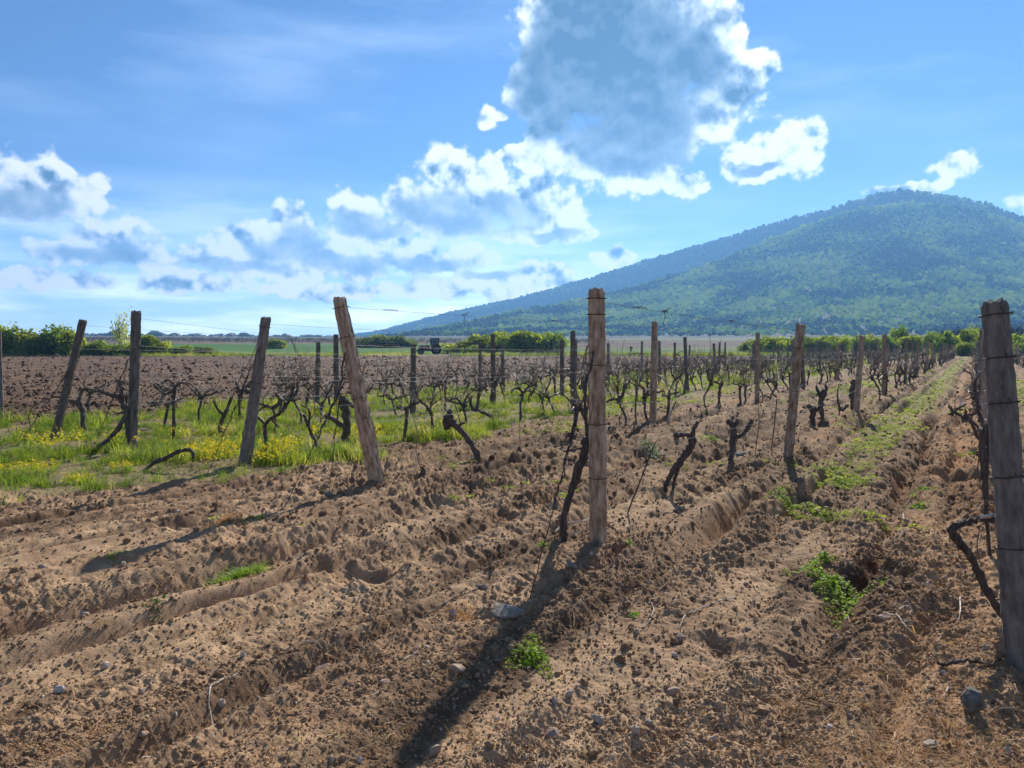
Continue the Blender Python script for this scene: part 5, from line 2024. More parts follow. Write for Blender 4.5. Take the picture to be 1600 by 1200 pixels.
weed('small pale weeds among stones, right of the deep shadow', 990, 966, 30, 14, 130, 0.02, 18, False, None, 0.009)

# yellow flowers: named clumps near the camera, the rest a scatter
FLG = 'clumps of yellow flowers in the grass'


def flower_clump(label, u, v, wpx, hpx, n, hz, seed):
    rng = np.random.default_rng(seed)
    g = G(u, v)
    base = np.array([g.x, g.y, ground_z(g.x, g.y, False)])
    gx = wpx / 1186.0 * g.y / 2
    # the heads are seen above the ground: hpx is mostly depth
    gy = hpx / 1186.0 * g.y * g.y / CAM_H / 2
    root = bpy.data.objects.new('flower_clump', None)
    root.location = base
    link(root)
    tag(root, label, 'flowers', FLG)
    V, Q, tone = [], [], []
    SV, SQ, st = [], [], []
    for k in range(n):
        rr = math.sqrt(rng.uniform(0, 1))
        a = rng.uniform(0, 6.28)
        p = np.array([gx * rr * math.cos(a), gy * rr * math.sin(a), 0.0])
        h = hz * rng.uniform(0.65, 1.15)
        t = p + np.array([rng.normal(0, 0.02), rng.normal(0, 0.02), h])
        i = len(SV)
        w = np.array([0.0022, 0, 0])
        SV += [p - w, p + w, t + w * 0.6, t - w * 0.6]
        SQ.append((i, i + 1, i + 2, i + 3))
        st.append(rng.uniform(0.2, 0.7))
        for q in range(2):
            lf = p + (t - p) * rng.uniform(0.2, 0.7)
            d = rng.normal(0, 1, 3) * np.array([1, 1, 0.4])
            d = d / np.linalg.norm(d) * rng.uniform(0.03, 0.07)
            e = np.cross(d, [0, 0, 1.0]) * 0.28
            i = len(SV)
            SV += [lf, lf + d * 0.5 + e, lf + d, lf + d * 0.5 - e]
            SQ.append((i, i + 1, i + 2, i + 3))
            st.append(rng.uniform(0.2, 0.9))
        for q in range(4):
            c = t + rng.normal(0, 0.014, 3)
            nrm = np.array([rng.normal(0, 0.5), rng.normal(0, 0.5) - 0.3, 1.0])
            nrm /= np.linalg.norm(nrm)
            t1 = np.cross(nrm, rng.normal(0, 1, 3))
            t1 /= np.linalg.norm(t1)
            t2 = np.cross(nrm, t1)
            s_ = rng.uniform(0.008, 0.015)
            i = len(V)
            V += [c - t1 * s_, c - t2 * s_, c + t1 * s_, c + t2 * s_]
            Q.append((i, i + 1, i + 2, i + 3))
            tone.append(rng.uniform(0, 1))
    link(bpy.data.objects.new('blossom', mesh_np('blossom', V, np.array(Q), [M_YELLOW_T], False, {'tone': ('FACE', 'FLOAT', tone)})), root)
    link(bpy.data.objects.new('foliage', mesh_np('foliage', SV, np.array(SQ), [M_WEED], False, {'tone': ('FACE', 'FLOAT', st)})), root)


flower_clump('largest yellow flower clump, at the very edge of the grass beside the frame', 36, 742, 100, 16, 150, 0.13, 1)
flower_clump('flat yellow flower clump between the largest clump and the upright dark post', 124, 756, 46, 9, 45, 0.10, 2)
flower_clump('yellow flower clump at the foot of the upright dark post', 192, 740, 34, 9, 45, 0.12, 3)
flower_clump('yellow flower clump behind the arching vine', 330, 696, 40, 10, 45, 0.14, 4)
flower_clump('yellow flower clump near the hooked vine and the wound anchor wire', 482, 706, 60, 10, 40, 0.15, 5)
flower_clump('yellow flower clump just behind the foot of the leaning tan post', 566, 692, 36, 10, 30, 0.16, 6)
flower_clump('small yellow flower clump behind the knobbed vine', 668, 682, 36, 8, 36, 0.2, 7)
flower_clump('yellow flower clump behind the tall tan post', 950, 652, 56, 8, 60, 0.28, 8)
flower_clump('thin yellow flower clump left of the slanting dark post', 62, 700, 30, 6, 22, 0.18, 9)
fl = []
for k in range(4):
    rng = np.random.default_rng(600 + k)
    V, Q = [], []
    for h_ in range(7):
        t = np.array([rng.normal(0, 0.07), rng.normal(0, 0.07), rng.uniform(0.12, 0.26)])
        for q in range(4):
            c = t + rng.normal(0, 0.014, 3)
            nrm = np.array([rng.normal(0, 0.6), rng.normal(0, 0.6) - 0.3, 1.0])
            nrm /= np.linalg.norm(nrm)
            t1 = np.cross(nrm, rng.normal(0, 1, 3))
            t1 /= np.linalg.norm(t1)
            t2 = np.cross(nrm, t1)
            i = len(V)
            s_ = rng.uniform(0.008, 0.015)
            V += [c - t1 * s_, c - t2 * s_, c + t1 * s_, c + t2 * s_]
            Q.append((i, i + 1, i + 2, i + 3))
        i = len(V)
        w = np.array([0.002, 0, 0])
        V += [t * np.array([0.6, 0.6, 0.86]) - w, t * np.array([0.6, 0.6, 0.86]) + w, t + w, t - w]
        Q.append((i, i + 1, i + 2, i + 3))
    fl.append(bpy.data.objects.new('flowers_%d' % k, mesh_np('flowers', V, np.array(Q), [M_YELLOW])))
n0 = 9000
y = 1 / rngl.uniform(1 / 75.0, 1 / 8.5, n0)
x = y * rngl.uniform(-0.7, 0.45, n0)
s, o = so(x, y)
fm = np.exp(-((o + 8.7) / 0.9) ** 2) + 0.28 * np.exp(-((o + 11.5) / 1.5) ** 2)
cl_ = fbm(x * 0.55, y * 0.55, 610, 3)
keep = (rngl.uniform(0, 1, n0) < fm * np.clip(cl_ * 2.0 - 0.22, 0, 1)) & (grass_mask(x, y) > 0.4)
x, y = x[keep], y[keep]
n = len(x)
rot = np.stack([np.zeros(n), np.zeros(n), rngl.uniform(0, 6.28, n)], axis=1)
scatter('wildflowers', np.stack([x, y, height(x, y, False)], axis=1), rot, rngl.uniform(0.8, 1.25, n) * (1 + np.clip(y - 14, 0, 40) * 0.012), rngl.integers(0, 4, n), rngl.uniform(0, 1, n), store('flower_variants', fl), 'yellow wildflowers dotted through the grass between the rows', 4)
print('flowers', n)

# ------------------------------------------------------------------ hedges, trees, the tractor and the walker beyond the vineyard
rngm = np.random.default_rng(99)
M_BUSH = {
    'green': mat_leaf('bush_green', None, None, 0.62, 'tone', False, [(0.0, (0.065, 0.095, 0.018)), (0.5, (0.20, 0.24, 0.040)), (1.0, (0.36, 0.37, 0.075))]),
    'yellow': mat_leaf('bush_yellow', None, None, 0.62, 'tone', False, [(0.0, (0.085, 0.115, 0.018)), (0.45, (0.24, 0.30, 0.030)), (1.0, (0.48, 0.50, 0.04))]),
    'fresh': mat_leaf('bush_fresh', None, None, 0.62, 'tone', False, [(0.0, (0.070, 0.115, 0.018)), (0.5, (0.19, 0.27, 0.036)), (1.0, (0.35, 0.40, 0.07))]),
    'dark': mat_leaf('bush_dark', None, None, 0.55, 'tone', False, [(0.0, (0.045, 0.072, 0.020)), (0.6, (0.12, 0.165, 0.034)), (1.0, (0.22, 0.26, 0.06))]),
    'pale': mat_leaf('tree_blossom', None, None, 0.5, 'tone', False, [(0.0, (0.22, 0.26, 0.07)), (0.5, (0.42, 0.43, 0.19)), (1.0, (0.72, 0.70, 0.52))]),
}
M_WOOD = mat_mottled('bare_wood', [(0.3, (0.045, 0.036, 0.032)), (0.7, (0.115, 0.095, 0.082))], (3, 3, 1.0), 0.9, 0.3, 20, 0.2)


def crown_mesh(name, kind, seed, nl, size, lobes=9, low=0.0, flat=1.0):
    """leaf faces in overlapping lumps; unit height, about unit half-width"""
    rng = np.random.default_rng(seed)
    L = []
    for k in range(lobes):
        a = rng.uniform(0, 6.28)
        rr = rng.uniform(0.1, 0.62)
        L.append((rr * math.cos(a), rr * math.sin(a) * flat, rng.uniform(0.16 + low, 0.72), rng.uniform(0.24, 0.42)))
    W, Q, tone = [], [], []
    for k in range(nl):
        cx, cy, cz, r = L[int(rng.integers(0, lobes))]
        d = rng.normal(0, 1, 3)
        d /= np.linalg.norm(d)
        q = r * rng.uniform(0.35, 1.08) ** 0.6
        c = np.array([cx, cy, cz]) + d * q * np.array([1, 1, 0.85])
        if c[2] < 0.0:
            c[2] = abs(c[2]) * 0.5
        nrm = d * 0.6 + rng.normal(0, 0.6, 3)
        nrm /= np.linalg.norm(nrm)
        t1 = np.cross(nrm, rng.normal(0, 1, 3))
        t1 /= np.linalg.norm(t1)
        t2 = np.cross(nrm, t1)
        s_ = size * rng.uniform(0.55, 1.4)
        i = len(W)
        W += [c - t1 * s_, c - t2 * s_ * 0.6, c + t1 * s_, c + t2 * s_ * 0.6]
        Q.append((i, i + 1, i + 2, i + 3))
        tone.append(float(np.clip(rng.normal(0.45 + 0.25 * math.sin(cx * 5 + cz * 7 + seed), 0.2), 0, 1)))
    return mesh_np(name, np.array(W), np.array(Q), [M_BUSH[kind]], False, {'tone': ('FACE', 'FLOAT', tone)})


def limbs(mb, rng, p, d, L, r, depth, spread=0.55, n=4):
    q, dd = wander(p, d, L, n, rng, 0.12, 0.03)
    mb.tube(q, np.linspace(r, r * 0.62, n + 1), 5 if depth > 1 else 4, 0.1, rng, cap=False)
    if depth == 0:
        return
    for k in range(int(rng.integers(2, 4))):
        i = int(rng.integers(n // 2, n + 1))
        nd = dd + rng.normal(0, spread, 3) + np.array([0, 0, 0.15])
        limbs(mb, rng, q[i], nd, L * rng.uniform(0.55, 0.8), r * 0.6, depth - 1, spread, n)


BUSHES = {k: [crown_mesh('foliage', k, 700 + i + 10 * j, 3200, 0.055, 15) for i in range(4)] for j, k in enumerate(('green', 'yellow', 'fresh', 'dark'))}
STEMS = []
for k in range(3):
    mb = MB()
    rng = np.random.default_rng(760 + k)
    for q in range(5):
        a = rng.uniform(0, 6.28)
        limbs(mb, rng, (0.08 * math.cos(a), 0.08 * math.sin(a), -0.08), (0.5 * math.cos(a), 0.5 * math.sin(a), 1), 0.42, 0.016, 1)
    STEMS.append(mb.mesh('stem', [M_WOOD]))


def gz_far(x, y):
    if y < 124 and abs(x) < 0.95 * y:
        return ground_z(x, y, False) * float(sstep(126, 100, y))
    return float(land_z(np.array([x]), np.array([y]))[0])


def bush(u, vtop, wpx, Y, kind, label, group, k=0):
    d = ray(u, HORIZON)
    x = d.x * Y
    z = gz_far(x, Y)
    top = AT(u, vtop, Y)
    h = max(0.5, top.z - z)
    w = wpx / 1186.0 * Y / 2 * 1.5
    root = bpy.data.objects.new('bush', None)
    link(root)
    root.location = (x, Y, z - 0.13 * h)
    root.rotation_euler = (0, 0, float(rngm.uniform(0, 6.28)))
    root.scale = (w, w * 0.9, h * 1.25)
    link(bpy.data.objects.new('foliage', BUSHES[kind][k % 4]), root)
    link(bpy.data.objects.new('stem', STEMS[k % 3]), root)
    tag(root, label, 'bush', group)


HG = 'bushes beyond the fields'
k = 0
for (u, vt, w, Y, kind, lab) in [
    (-30, 512, 70, 122, 'green', 'dense green hedge bush cut by the frame edge'),
    (14, 514, 60, 122, 'yellow', 'dense green hedge bush behind the thin pale post at the frame edge'),
    (48, 516, 54, 121, 'green', 'mid green hedge bush next to the slanting dark post, on its outer side'),
    (84, 513, 56, 123, 'fresh', 'green hedge bush standing just behind the slanting dark post'),
    (112, 517, 48, 121, 'yellow', 'yellowish end bush of the long green hedge'),
    (150, 534, 44, 124, 'fresh', 'low fresh green bush between the slanting and the upright dark posts'),
    (186, 538, 40, 124, 'yellow', 'low yellowish bush under the blossom tree'),
    (224, 521, 40, 127, 'yellow', 'tall yellow green bush right behind the upright dark post'),
    (246, 528, 34, 128, 'yellow', 'smaller yellow green bush joined to the tall one by the upright dark post'),
    (284, 541, 44, 126, 'fresh', 'low spreading green bush right of the yellow green pair'),
    (322, 543, 36, 126, 'dark', 'last low bush of the field edge before the grey tapering post'),
    (432, 529, 50, 210, 'yellow', 'pale yellowish bush just right of the grey tapering post top'),
    (572, 527, 46, 230, 'dark', 'dark bush at the near end of the clump before the tractor'),
    (594, 524, 48, 232, 'green', 'tallest dark green bush of the clump before the tractor'),
    (618, 526, 46, 231, 'dark', 'rounded dark green bush in the clump before the tractor'),
    (640, 531, 28, 230, 'fresh', 'light green end bush of the clump before the tractor'),
    (718, 533, 56, 150, 'yellow', 'low yellow green bush just right of the tractor'),
    (752, 525, 66, 147, 'yellow', 'yellow green bush rising towards the flowering mound'),
    (790, 519, 74, 143, 'yellow', 'tall bright yellow bush of the flowering mound, with dark shade below'),
    (830, 515, 76, 141, 'yellow', 'tallest bright yellow bush, on the crest of the flowering mound'),
    (858, 521, 56, 142, 'fresh', 'green bush at the far end of the flowering mound'),
    (735, 541, 40, 138, 'fresh', 'low green bush at the foot of the flowering mound'),
]:
    bush(u, vt, w, Y, kind, lab, HG, k)
    k += 1
HR = 'green bushes beyond the row ends'
kinds = ['fresh', 'yellow', 'fresh', 'green', 'dark']
hues = {'fresh': 'fresh green', 'yellow': 'yellow green', 'green': 'mid green', 'dark': 'dark green'}
marks = ['behind the short upright vine row end', 'behind the second post of the tall tan row', 'behind the third post of the tall tan row', 'left of the round green tree', 'right of the round green tree', 'at the end of the grassy aisle', 'closing the grassy aisle', 'just left of the nearest post top', 'behind the nearest post', 'right of the nearest post']
seen = set()
rb = []
for i, u in enumerate(np.linspace(1168, 1660, 27)):
    rb.append((float(u + rngm.normal(0, 4)), float(np.interp(u, [1160, 1240, 1330, 1420, 1500, 1660], [531, 525, 529, 522, 521, 522]) + rngm.normal(0, 3)), float(rngm.uniform(34, 54)), float(np.interp(u, [1160, 1300, 1500, 1660], [150, 132, 124, 128]) + rngm.uniform(-4, 9)), kinds[int(rngm.integers(0, 4))]))
for (u, vt, w, Y, kind) in rb:
    m = marks[min(9, max(0, int((u - 1168) / 45)))]
    size = 'broad' if w > 44 else 'small'
    lab = '%s %s bush %s' % (size, hues[kind], m)
    if lab in seen:
        lab = '%s %s bush %s, the %s one' % (size, hues[kind], m, 'taller' if vt < 521 else 'lower')
    grp = HR
    if lab in seen:
        grp = lab
        for o_ in COL.objects:
            if o_.get('label') == lab:
                o_['group'] = lab
    seen.add(lab)
    bush(u, vt, w, Y, kind, lab, grp, k)
    k += 1
for u, w in ((1508, 30), (1520, 34), (1535, 32)):
    bush(u, 535 + float(rngm.normal(0, 2)), w, 117 + float(rngm.normal(0, 1)), 'dark' if u == 1520 else 'green', {1508: 'green bush left in the mouth of the grassy aisle', 1520: 'dark bush in the very mouth of the grassy aisle', 1535: 'green bush right in the mouth of the grassy aisle, by the nearest post'}[u], HR, k)
    k += 1


def tree(name, u, vtop, wpx, Y, label, kind, seed, cat='tree', bare=False, nl=900, leaf=0.05, trunk=0.35, tr=0.025, group=None):
    d = ray(u, HORIZON)
    x = d.x * Y
    z = gz_far(x, Y)
    h = AT(u, vtop, Y).z - z
    w = wpx / 1186.0 * Y / 2
    root = bpy.data.objects.new(name, None)
    link(root)
    root.location = (x, Y, z)
    root.scale = (w, w, h)
    tag(root, label, cat, group)
    rng = np.random.default_rng(seed)
    mb = MB()
    q, dd = wander((0, 0, -0.03), (0, 0, 1), trunk, 4, rng, 0.05)
    mb.tube(q, np.linspace(tr * 1.2, tr * 0.8, 5), 7, 0.1, rng)
    for k_ in range(7):
        a = k_ * 0.9 + rng.uniform(0, 0.5)
        i = 2 + k_ % 3
        limbs(mb, rng, q[i], (0.75 * math.cos(a), 0.75 * math.sin(a), rng.uniform(0.5, 1.4)), 0.26, tr * 0.55, 3 if bare else 2, 0.45)
    link(bpy.data.objects.new('trunk', mb.mesh('trunk', [M_WOOD])), root)
    if not bare:
        link(bpy.data.objects.new('crown', crown_mesh('crown', kind, seed, nl, leaf, 11, 0.12)), root)


tree('blossom_tree', 187, 473, 62, 150, 'sparse pale blossoming tree rising above the hedge, left of the upright dark post', 'pale', 801, nl=620, leaf=0.040)
tree('blossom_tree', 14, 494, 60, 165, 'thin pale tree top showing above the hedge beside the frame edge', 'pale', 802, nl=260, leaf=0.035)
tree('leafy_tree', 1405, 506, 44, 136, 'round dark green tree standing alone beyond the vineyard rows', 'fresh', 803, nl=1700, leaf=0.055, trunk=0.25, tr=0.05)
tree('bare_tree', 1421, 497, 34, 176, 'tall bare dark tree right behind the round green tree', None, 804, bare=True)
tree('bare_tree', 1193, 509, 16, 150, 'thin bare sapling, the left one of a pair above the brown field', None, 805, bare=True)
tree('bare_tree', 1204, 508, 16, 152, 'thin bare sapling, the right one of a pair above the brown field', None, 806, bare=True)
tree('bare_tree', 1590, 492, 34, 170, 'tall bare tree right of the nearest post, above the dark wood', None, 807, bare=True)
tree('bare_tree', 246, 514, 12, 300, 'tiny bare tree far off, between the upright dark post and the grey post', None, 808, bare=True)

# dark leafless wood on the right, far tree line and far vineyards on the left: nobody could count them
bt = []
for k in range(5):
    rng = np.random.default_rng(820 + k)
    mb = MB()
    q, dd = wander((0, 0, -0.03), (0, 0, 1), 0.4, 4, rng, 0.06)
    mb.tube(q, np.linspace(0.022, 0.014, 5), 4, 0.1, rng)
    for j in range(6):
        a = j * 1.05 + rng.uniform(0, 0.5)
        limbs(mb, rng, q[1 + j % 4], (0.5 * math.cos(a), 0.5 * math.sin(a), rng.uniform(0.7, 1.6)), 0.25, 0.014, 3, 0.35)
    bt.append(bpy.data.objects.new('bare_%d' % k, mb.mesh('bare', [M_WOOD])))
n = 420
u = rngm.uniform(1432, 1760, n)
Y = rngm.uniform(165, 230, n)
x = (u - 800) / 1186 * Y
z = land_z(x, Y)
hh = np.interp(u, [1432, 1470, 1600, 1760], [3.8, 5.6, 6.6, 7.5]) * rngm.uniform(0.7, 1.15, n)
scatter('woodland', np.stack([x, Y, z], axis=1), np.stack([np.zeros(n), np.zeros(n), rngm.uniform(0, 6.28, n)], axis=1), np.stack([hh * 0.7, hh * 0.7, hh], axis=1), rngm.integers(0, 5, n), np.zeros(n), store('bare_trees', bt), 'dark leafless wood behind the bushes at the foot of the hill', 5)

M_FAR = mat_leaf('far_trees', None, None, 0.2, 'tone', True, [(0.0, (0.05, 0.06, 0.04)), (0.5, (0.085, 0.095, 0.045)), (1.0, (0.13, 0.15, 0.06))])
ft = []
v0, f0 = ico(2)
for k in range(4):
    v = v0 * (1 + 0.3 * noise3(v0, 2.3, 840 + k) + 0.2 * noise3(v0, 5.1, 850 + k))[:, None] + np.array([0, 0, 0.35])
    ft.append(bpy.data.objects.new('far_%d' % k, mesh_np('far', v, f0, [M_FAR], False)))
n = 5200
a = np.radians(rngm.uniform(-48, 16, n))
r = rngm.uniform(1250, 1900, n)
x, y = r * np.sin(a), r * np.cos(a)
gapm = fbm(a * 9, r * 0.001, 860, 3)
keep = gapm > -0.35
x, y, r = x[keep], y[keep], r[keep]
n = len(x)
hh = rngm.lognormal(1.0, 0.4, n)
scatter('treeline', np.stack([x, y, land_z(x, y)], axis=1), np.stack([np.zeros(n), np.zeros(n), rngm.uniform(0, 6.28, n)], axis=1), np.stack([hh * 1.5, hh * 1.5, hh], axis=1), rngm.integers(0, 4, n), rngm.uniform(0, 1, n), store('far_trees', ft), 'hazy line of distant trees along the horizon', 4)

M_FARV = mat_leaf('far_vine_wood', None, None, 0.0, 'tone', True, [(0.0, (0.07, 0.055, 0.045)), (1.0, (0.20, 0.16, 0.13))])
fv = []
for k in range(4):
    rng = np.random.default_rng(870 + k)
    mb = MB()
    for j in range(4):
        q, _d = wander((j * 1.0 - 1.5, 0, 0), (0, 0, 1), 0.8, 3, rng, 0.2)
        mb.tube(q, np.linspace(0.06, 0.05, 4), 4)
        for m_ in range(7):
            q2, _d = wander(q[-1], (rng.normal(), rng.normal() * 0.4, 0.8), 0.7, 3, rng, 0.25)
            mb.tube(q2, np.linspace(0.022, 0.012, 4), 3)
    mb.box((2.0, 0, 0.9), (0.12, 0.12, 1.9))
    fv.append(bpy.data.objects.new('farvine_%d' % k, mb.mesh('farvine', [M_FARV])))
P = []
for row in range(26):
    y0 = 335 + row * 11.0
    for xx in np.arange(-330, 40, 4.2):
        P.append((xx * y0 / 335 + rngm.normal(0, 1.6), y0 + rngm.normal(0, 5.0)))
P = np.array(P)
n = len(P)
scatter('far_vineyard', np.stack([P[:, 0], P[:, 1], land_z(P[:, 0], P[:, 1])], axis=1), np.stack([np.zeros(n), np.zeros(n), rngm.normal(0.05, 0.5, n)], axis=1), rngm.uniform(0.5, 1.0, n), rngm.integers(0, 4, n), rngm.uniform(0, 1, n), store('far_vines_coll', fv), 'far bare vineyard rows beyond the green field', 4)

# verge grass at the far edge of the ploughed field
x = rngm.uniform(-95, 75, 9000)
y = rngm.uniform(118, 150, 9000)
cl2 = fbm(x * 0.08, y * 0.08, 880, 3)
keep = (rngm.uniform(0, 1, len(x)) < np.clip(0.6 + cl2, 0.1, 1)) & ~((np.abs(x / y - (677 - 800) / 1186) < 0.022) & (y < 143))
x, y = x[keep], y[keep]
n = len(x)
z = np.where(y < 126, 0.0, land_z(x, y))
scatter('verge_grass', np.stack([x, y, z], axis=1), np.stack([np.zeros(n), np.zeros(n), rngm.uniform(0, 6.28, n)], axis=1), rngm.uniform(1.6, 3.4, n), rngm.integers(0, 6, n), np.clip(0.55 + 0.4 * cl2[keep] + rngm.normal(0, 0.15, n), 0, 1), G_COLL, 'rough verge grass along the far edge of the ploughed field', 6)


# ------------------------------------------------------------------ tractor
M_TRED = mat_plain('tractor_paint', (0.22, 0.045, 0.032), 0.5, 0.0)
M_TDARK = mat_plain('tractor_dark', (0.022, 0.020, 0.022), 0.6, 0.0)
M_TPALE = mat_plain('tractor_pale', (0.16, 0.11, 0.10), 0.5, 0.0)
M_TYRE = mat_plain('tyre', (0.020, 0.019, 0.018), 0.9)
M_GLASS, nt_ = new_mat('cab_glass')
t_ = NT(nt_)
gl = t_.n('ShaderNodeBsdfPrincipled')
gl.inputs['Base Color'].default_value = (0.30, 0.45, 0.48, 1)
gl.inputs['Roughness'].default_value = 0.08
gl.inputs['Transmission Weight'].default_value = 0.75
gl.inputs['IOR'].default_value = 1.05
out(t_, gl.outputs[0])


def lathe(mb, prof, c, axis, seg=28):
    """prof: (radius, along) pairs"""
    n = len(prof)
    V = []
    for s_ in range(seg):
        a = 2 * math.pi * s_ / seg
        for (r, w) in prof:
            p = (r * math.cos(a), w, r * math.sin(a))
            V.append((c[0] + p[0], c[1] + p[1], c[2] + p[2]))
    i, j = np.meshgrid(np.arange(seg), np.arange(n - 1), indexing='ij')
    i, j = i.ravel(), j.ravel()
    i2 = (i + 1) % seg
    mb.add(np.array(V), np.stack([i * n + j, i * n + j + 1, i2 * n + j + 1, i2 * n + j], axis=1))


def tractor():
    g = AT(677, 554.5, 141)
    x, Y = g.x, 141.0
    root = bpy.data.objects.new('tractor', None)
    root.location = (x, Y, gz_far(x, Y))
    root.rotation_euler = (0, 0, R(180 + 8))
    root.scale = (1.18, 1.18, 1.18)
    link(root)
    tag(root, 'dark red farm tractor with a glazed cab working at the far field edge', 'tractor')

    def part(name, fn, mat, parent=root):
        mb = MB()
        fn(mb)
        o = bpy.data.objects.new(name, mb.mesh(name, [mat]))
        link(o, parent)
        return o

    def body(mb):
        mb.box((1.15, 0, 0.72), (2.1, 0.46, 0.36))
        mb.box((1.35, 0, 1.12), (1.75, 0.66, 0.52), None, 0.9)
        mb.box((2.26, 0, 1.06), (0.10, 0.56, 0.46))
        mb.box((-0.35, 0, 0.85), (1.2, 0.9, 0.5))
        mb.box((2.45, 0, 0.62), (0.36, 0.5, 0.30))
        for sy in (-1, 1):
            mb.box((-0.35, sy * 0.74, 1.52), (1.35, 0.42, 0.09))
            mb.box((0.28, sy * 0.74, 1.30), (0.10, 0.42, 0.40))
    bd = part('body', body, M_TRED)
    part('hood_panel', lambda mb: mb.box((1.35, 0, 1.42), (1.6, 0.56, 0.06)), M_TPALE)
    part('grille', lambda mb: mb.box((2.325, 0, 1.08), (0.03, 0.44, 0.36)), M_TDARK, bd)

    def cab(mb):
        for sx, sy in ((0.42, 0.55), (0.42, -0.55), (-0.85, 0.55), (-0.85, -0.55), (-0.25, 0.56), (-0.25, -0.56)):
            mb.box((sx, sy, 1.98), (0.09, 0.08, 1.0))
        mb.box((-0.2, 0, 1.44), (1.36, 1.18, 0.10))
    part('cab_frame', cab, M_TDARK)
    part('cab_roof', lambda mb: (mb.box((-0.2, 0, 2.54), (1.55, 1.32, 0.14), None, 0.9),), M_TPALE)
    for sy in (-1, 1):
        w = part('window', lambda mb: mb.box((0.085, sy * 0.553, 1.98), (0.54, 0.015, 0.94)), M_GLASS)
        w = part('window', lambda mb: mb.box((-0.55, sy * 0.553, 1.98), (0.48, 0.015, 0.94)), M_GLASS)
    part('windscreen', lambda mb: mb.box((0.42, 0, 1.98), (0.015, 1.0, 0.94)), M_GLASS)
    part('rear_window', lambda mb: mb.box((-0.85, 0, 1.98), (0.015, 1.0, 0.94)), M_GLASS)
    part('seat', lambda mb: (mb.box((-0.4, 0, 1.60), (0.45, 0.45, 0.14)), mb.box((-0.6, 0, 1.88), (0.12, 0.45, 0.5))), M_TDARK)
    part('exhaust_pipe', lambda mb: mb.tube([(1.0, 0.2, 1.35), (1.0, 0.2, 1.8), (1.0, 0.2, 2.25), (0.93, 0.2, 2.33)], [0.06, 0.05, 0.04, 0.04], 10), M_TDARK)
    for (wx, r, wd, yy) in ((-0.45, 0.80, 0.42, 0.80), (1.95, 0.50, 0.26, 0.72)):
        for sy in (-1, 1):
            wh = bpy.data.objects.new('wheel', None)
            wh.location = (wx, sy * yy, r)
            link(wh, root)
            tm = MB()
            lathe(tm, [(r * 0.56, -wd / 2), (r * 0.9, -wd / 2), (r, -wd * 0.36), (r, wd * 0.36), (r * 0.9, wd / 2), (r * 0.56, wd / 2)], (0, 0, 0), 1)
            for q in range(18):
                a = q * math.pi / 9
                mt = Matrix.Rotation(-a, 3, 'Y')
                tm.box(np.array(mt @ Vector((r, 0, 0))), (0.06, wd * 0.9, 0.07), mt)
            link(bpy.data.objects.new('tyre', tm.mesh('tyre', [M_TYRE])), wh)
            rm = MB()
            lathe(rm, [(0.001, wd * 0.12), (r * 0.2, wd * 0.12), (r * 0.3, 0.0), (r * 0.5, 0.02), (r * 0.57, wd * 0.46), (r * 0.57, -wd * 0.46), (r * 0.5, -0.02), (r * 0.3, -0.0), (r * 0.2, -wd * 0.12), (0.001, -wd * 0.12)], (0, 0, 0), 1)
            link(bpy.data.objects.new('rim', rm.mesh('rim', [M_TPALE])), wh)

    def harrow(mb):
        mb.tube([(-0.9, 0, 0.75), (-1.9, 0, 0.62), (-3.1, 0, 0.45), (-4.3, 0, 0.42)], 0.055, 6)
        for bx in (-2.1, -3.1, -4.1):
            mb.box((bx, 0, 0.46), (0.10, 2.6, 0.10))
            for ty in np.linspace(-1.2, 1.2, 9):
                mb.tube([(bx, ty, 0.44), (bx - 0.16, ty, 0.22), (bx + 0.02, ty, -0.02)], [0.02, 0.02, 0.012], 5)
        for sy in (-1.1, 1.1):
            mb.box((-3.1, sy, 0.54), (2.1, 0.08, 0.08))
    part('harrow', harrow, M_TDARK)


tractor()


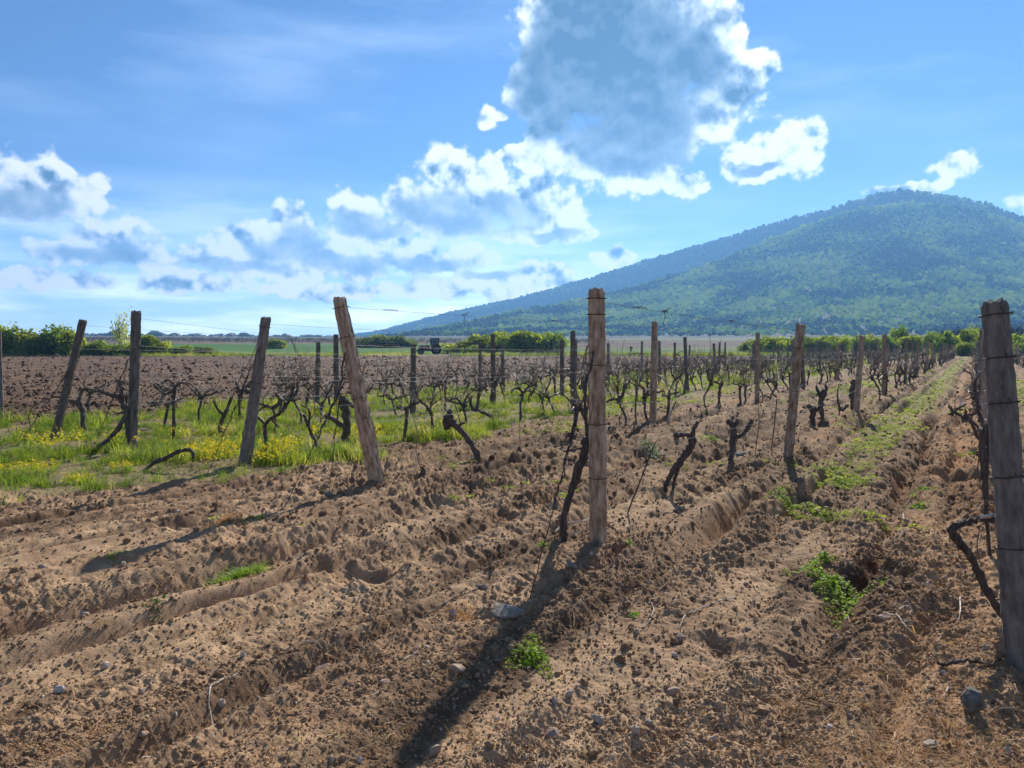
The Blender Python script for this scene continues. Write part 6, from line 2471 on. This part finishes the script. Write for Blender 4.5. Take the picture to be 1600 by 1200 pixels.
# ------------------------------------------------------------------ the walker in the far field
def walker():
    Y = 150.0
    d = ray(986, HORIZON)
    x = d.x * Y
    z = gz_far(x, Y)
    J = [('pelvis', 0, 0, 0.96, 0.15), ('waist', 0, 0.0, 1.10, 0.135), ('chest', 0.0, 0.03, 1.32, 0.165), ('neck', 0, 0.04, 1.49, 0.062), ('head', 0, 0.06, 1.60, 0.095), ('crown', 0, 0.05, 1.70, 0.085),
         ('hipl', -0.10, 0, 0.92, 0.095), ('kneel', -0.11, 0.20, 0.53, 0.062), ('anklel', -0.11, 0.16, 0.09, 0.042), ('toel', -0.12, 0.32, 0.035, 0.036),
         ('hipr', 0.10, 0, 0.92, 0.095), ('kneer', 0.11, -0.02, 0.50, 0.062), ('ankler', 0.11, -0.30, 0.13, 0.042), ('toer', 0.12, -0.20, 0.03, 0.036),
         ('shl', -0.19, 0.02, 1.42, 0.070), ('ell', -0.25, -0.08, 1.15, 0.048), ('wrl', -0.26, 0.06, 0.93, 0.034), ('hal', -0.26, 0.11, 0.85, 0.036),
         ('shr', 0.19, 0.02, 1.42, 0.070), ('elr', 0.26, 0.02, 1.15, 0.048), ('wrr', 0.25, 0.18, 0.97, 0.034), ('har', 0.25, 0.24, 0.91, 0.036)]
    E = [('pelvis', 'waist'), ('waist', 'chest'), ('chest', 'neck'), ('neck', 'head'), ('head', 'crown'), ('pelvis', 'hipl'), ('hipl', 'kneel'), ('kneel', 'anklel'), ('anklel', 'toel'),
         ('pelvis', 'hipr'), ('hipr', 'kneer'), ('kneer', 'ankler'), ('ankler', 'toer'), ('chest', 'shl'), ('shl', 'ell'), ('ell', 'wrl'), ('wrl', 'hal'), ('chest', 'shr'), ('shr', 'elr'), ('elr', 'wrr'), ('wrr', 'har')]
    idx = {j[0]: i for i, j in enumerate(J)}
    me = bpy.data.meshes.new('person')
    me.from_pydata([j[1:4] for j in J], [(idx[a], idx[b]) for a, b in E], [])
    o = bpy.data.objects.new('person', me)
    link(o)
    md = o.modifiers.new('skin', 'SKIN')
    for i, j in enumerate(J):
        me.skin_vertices[0].data[i].radius = (j[4], j[4] * (0.72 if j[0] in ('pelvis', 'waist', 'chest') else 1.0))
    me.skin_vertices[0].data[0].use_root = True
    o.modifiers.new('sub', 'SUBSURF').render_levels = 2
    # dark clothes below the neck, skin above and at the hands
    m, nt = new_mat('clothed_figure')
    t = NT(nt)
    tc = t.n('ShaderNodeTexCoord')
    sp = t.n('ShaderNodeSeparateXYZ')
    t.l(tc.outputs['Object'], sp.inputs[0])
    c = t.ramp(t.math('DIVIDE', sp.outputs[2], 1.8), [(0.0, (0.02, 0.018, 0.018)), (0.05, (0.022, 0.026, 0.04)), (0.535, (0.022, 0.026, 0.04)), (0.54, (0.018, 0.019, 0.022)), (0.835, (0.018, 0.019, 0.022)), (0.84, (0.36, 0.22, 0.16)), (0.92, (0.36, 0.22, 0.16)), (0.925, (0.03, 0.02, 0.016))])
    p = t.n('ShaderNodeBsdfPrincipled')
    t.l(c, p.inputs['Base Color'])
    p.inputs['Roughness'].default_value = 0.85
    out(t, p.outputs[0])
    me.materials.append(m)
    o.location = (x, Y, z)
    o.rotation_euler = (0, 0, R(160))
    tag(o, 'person in dark clothes walking across the far green field', 'person')


walker()
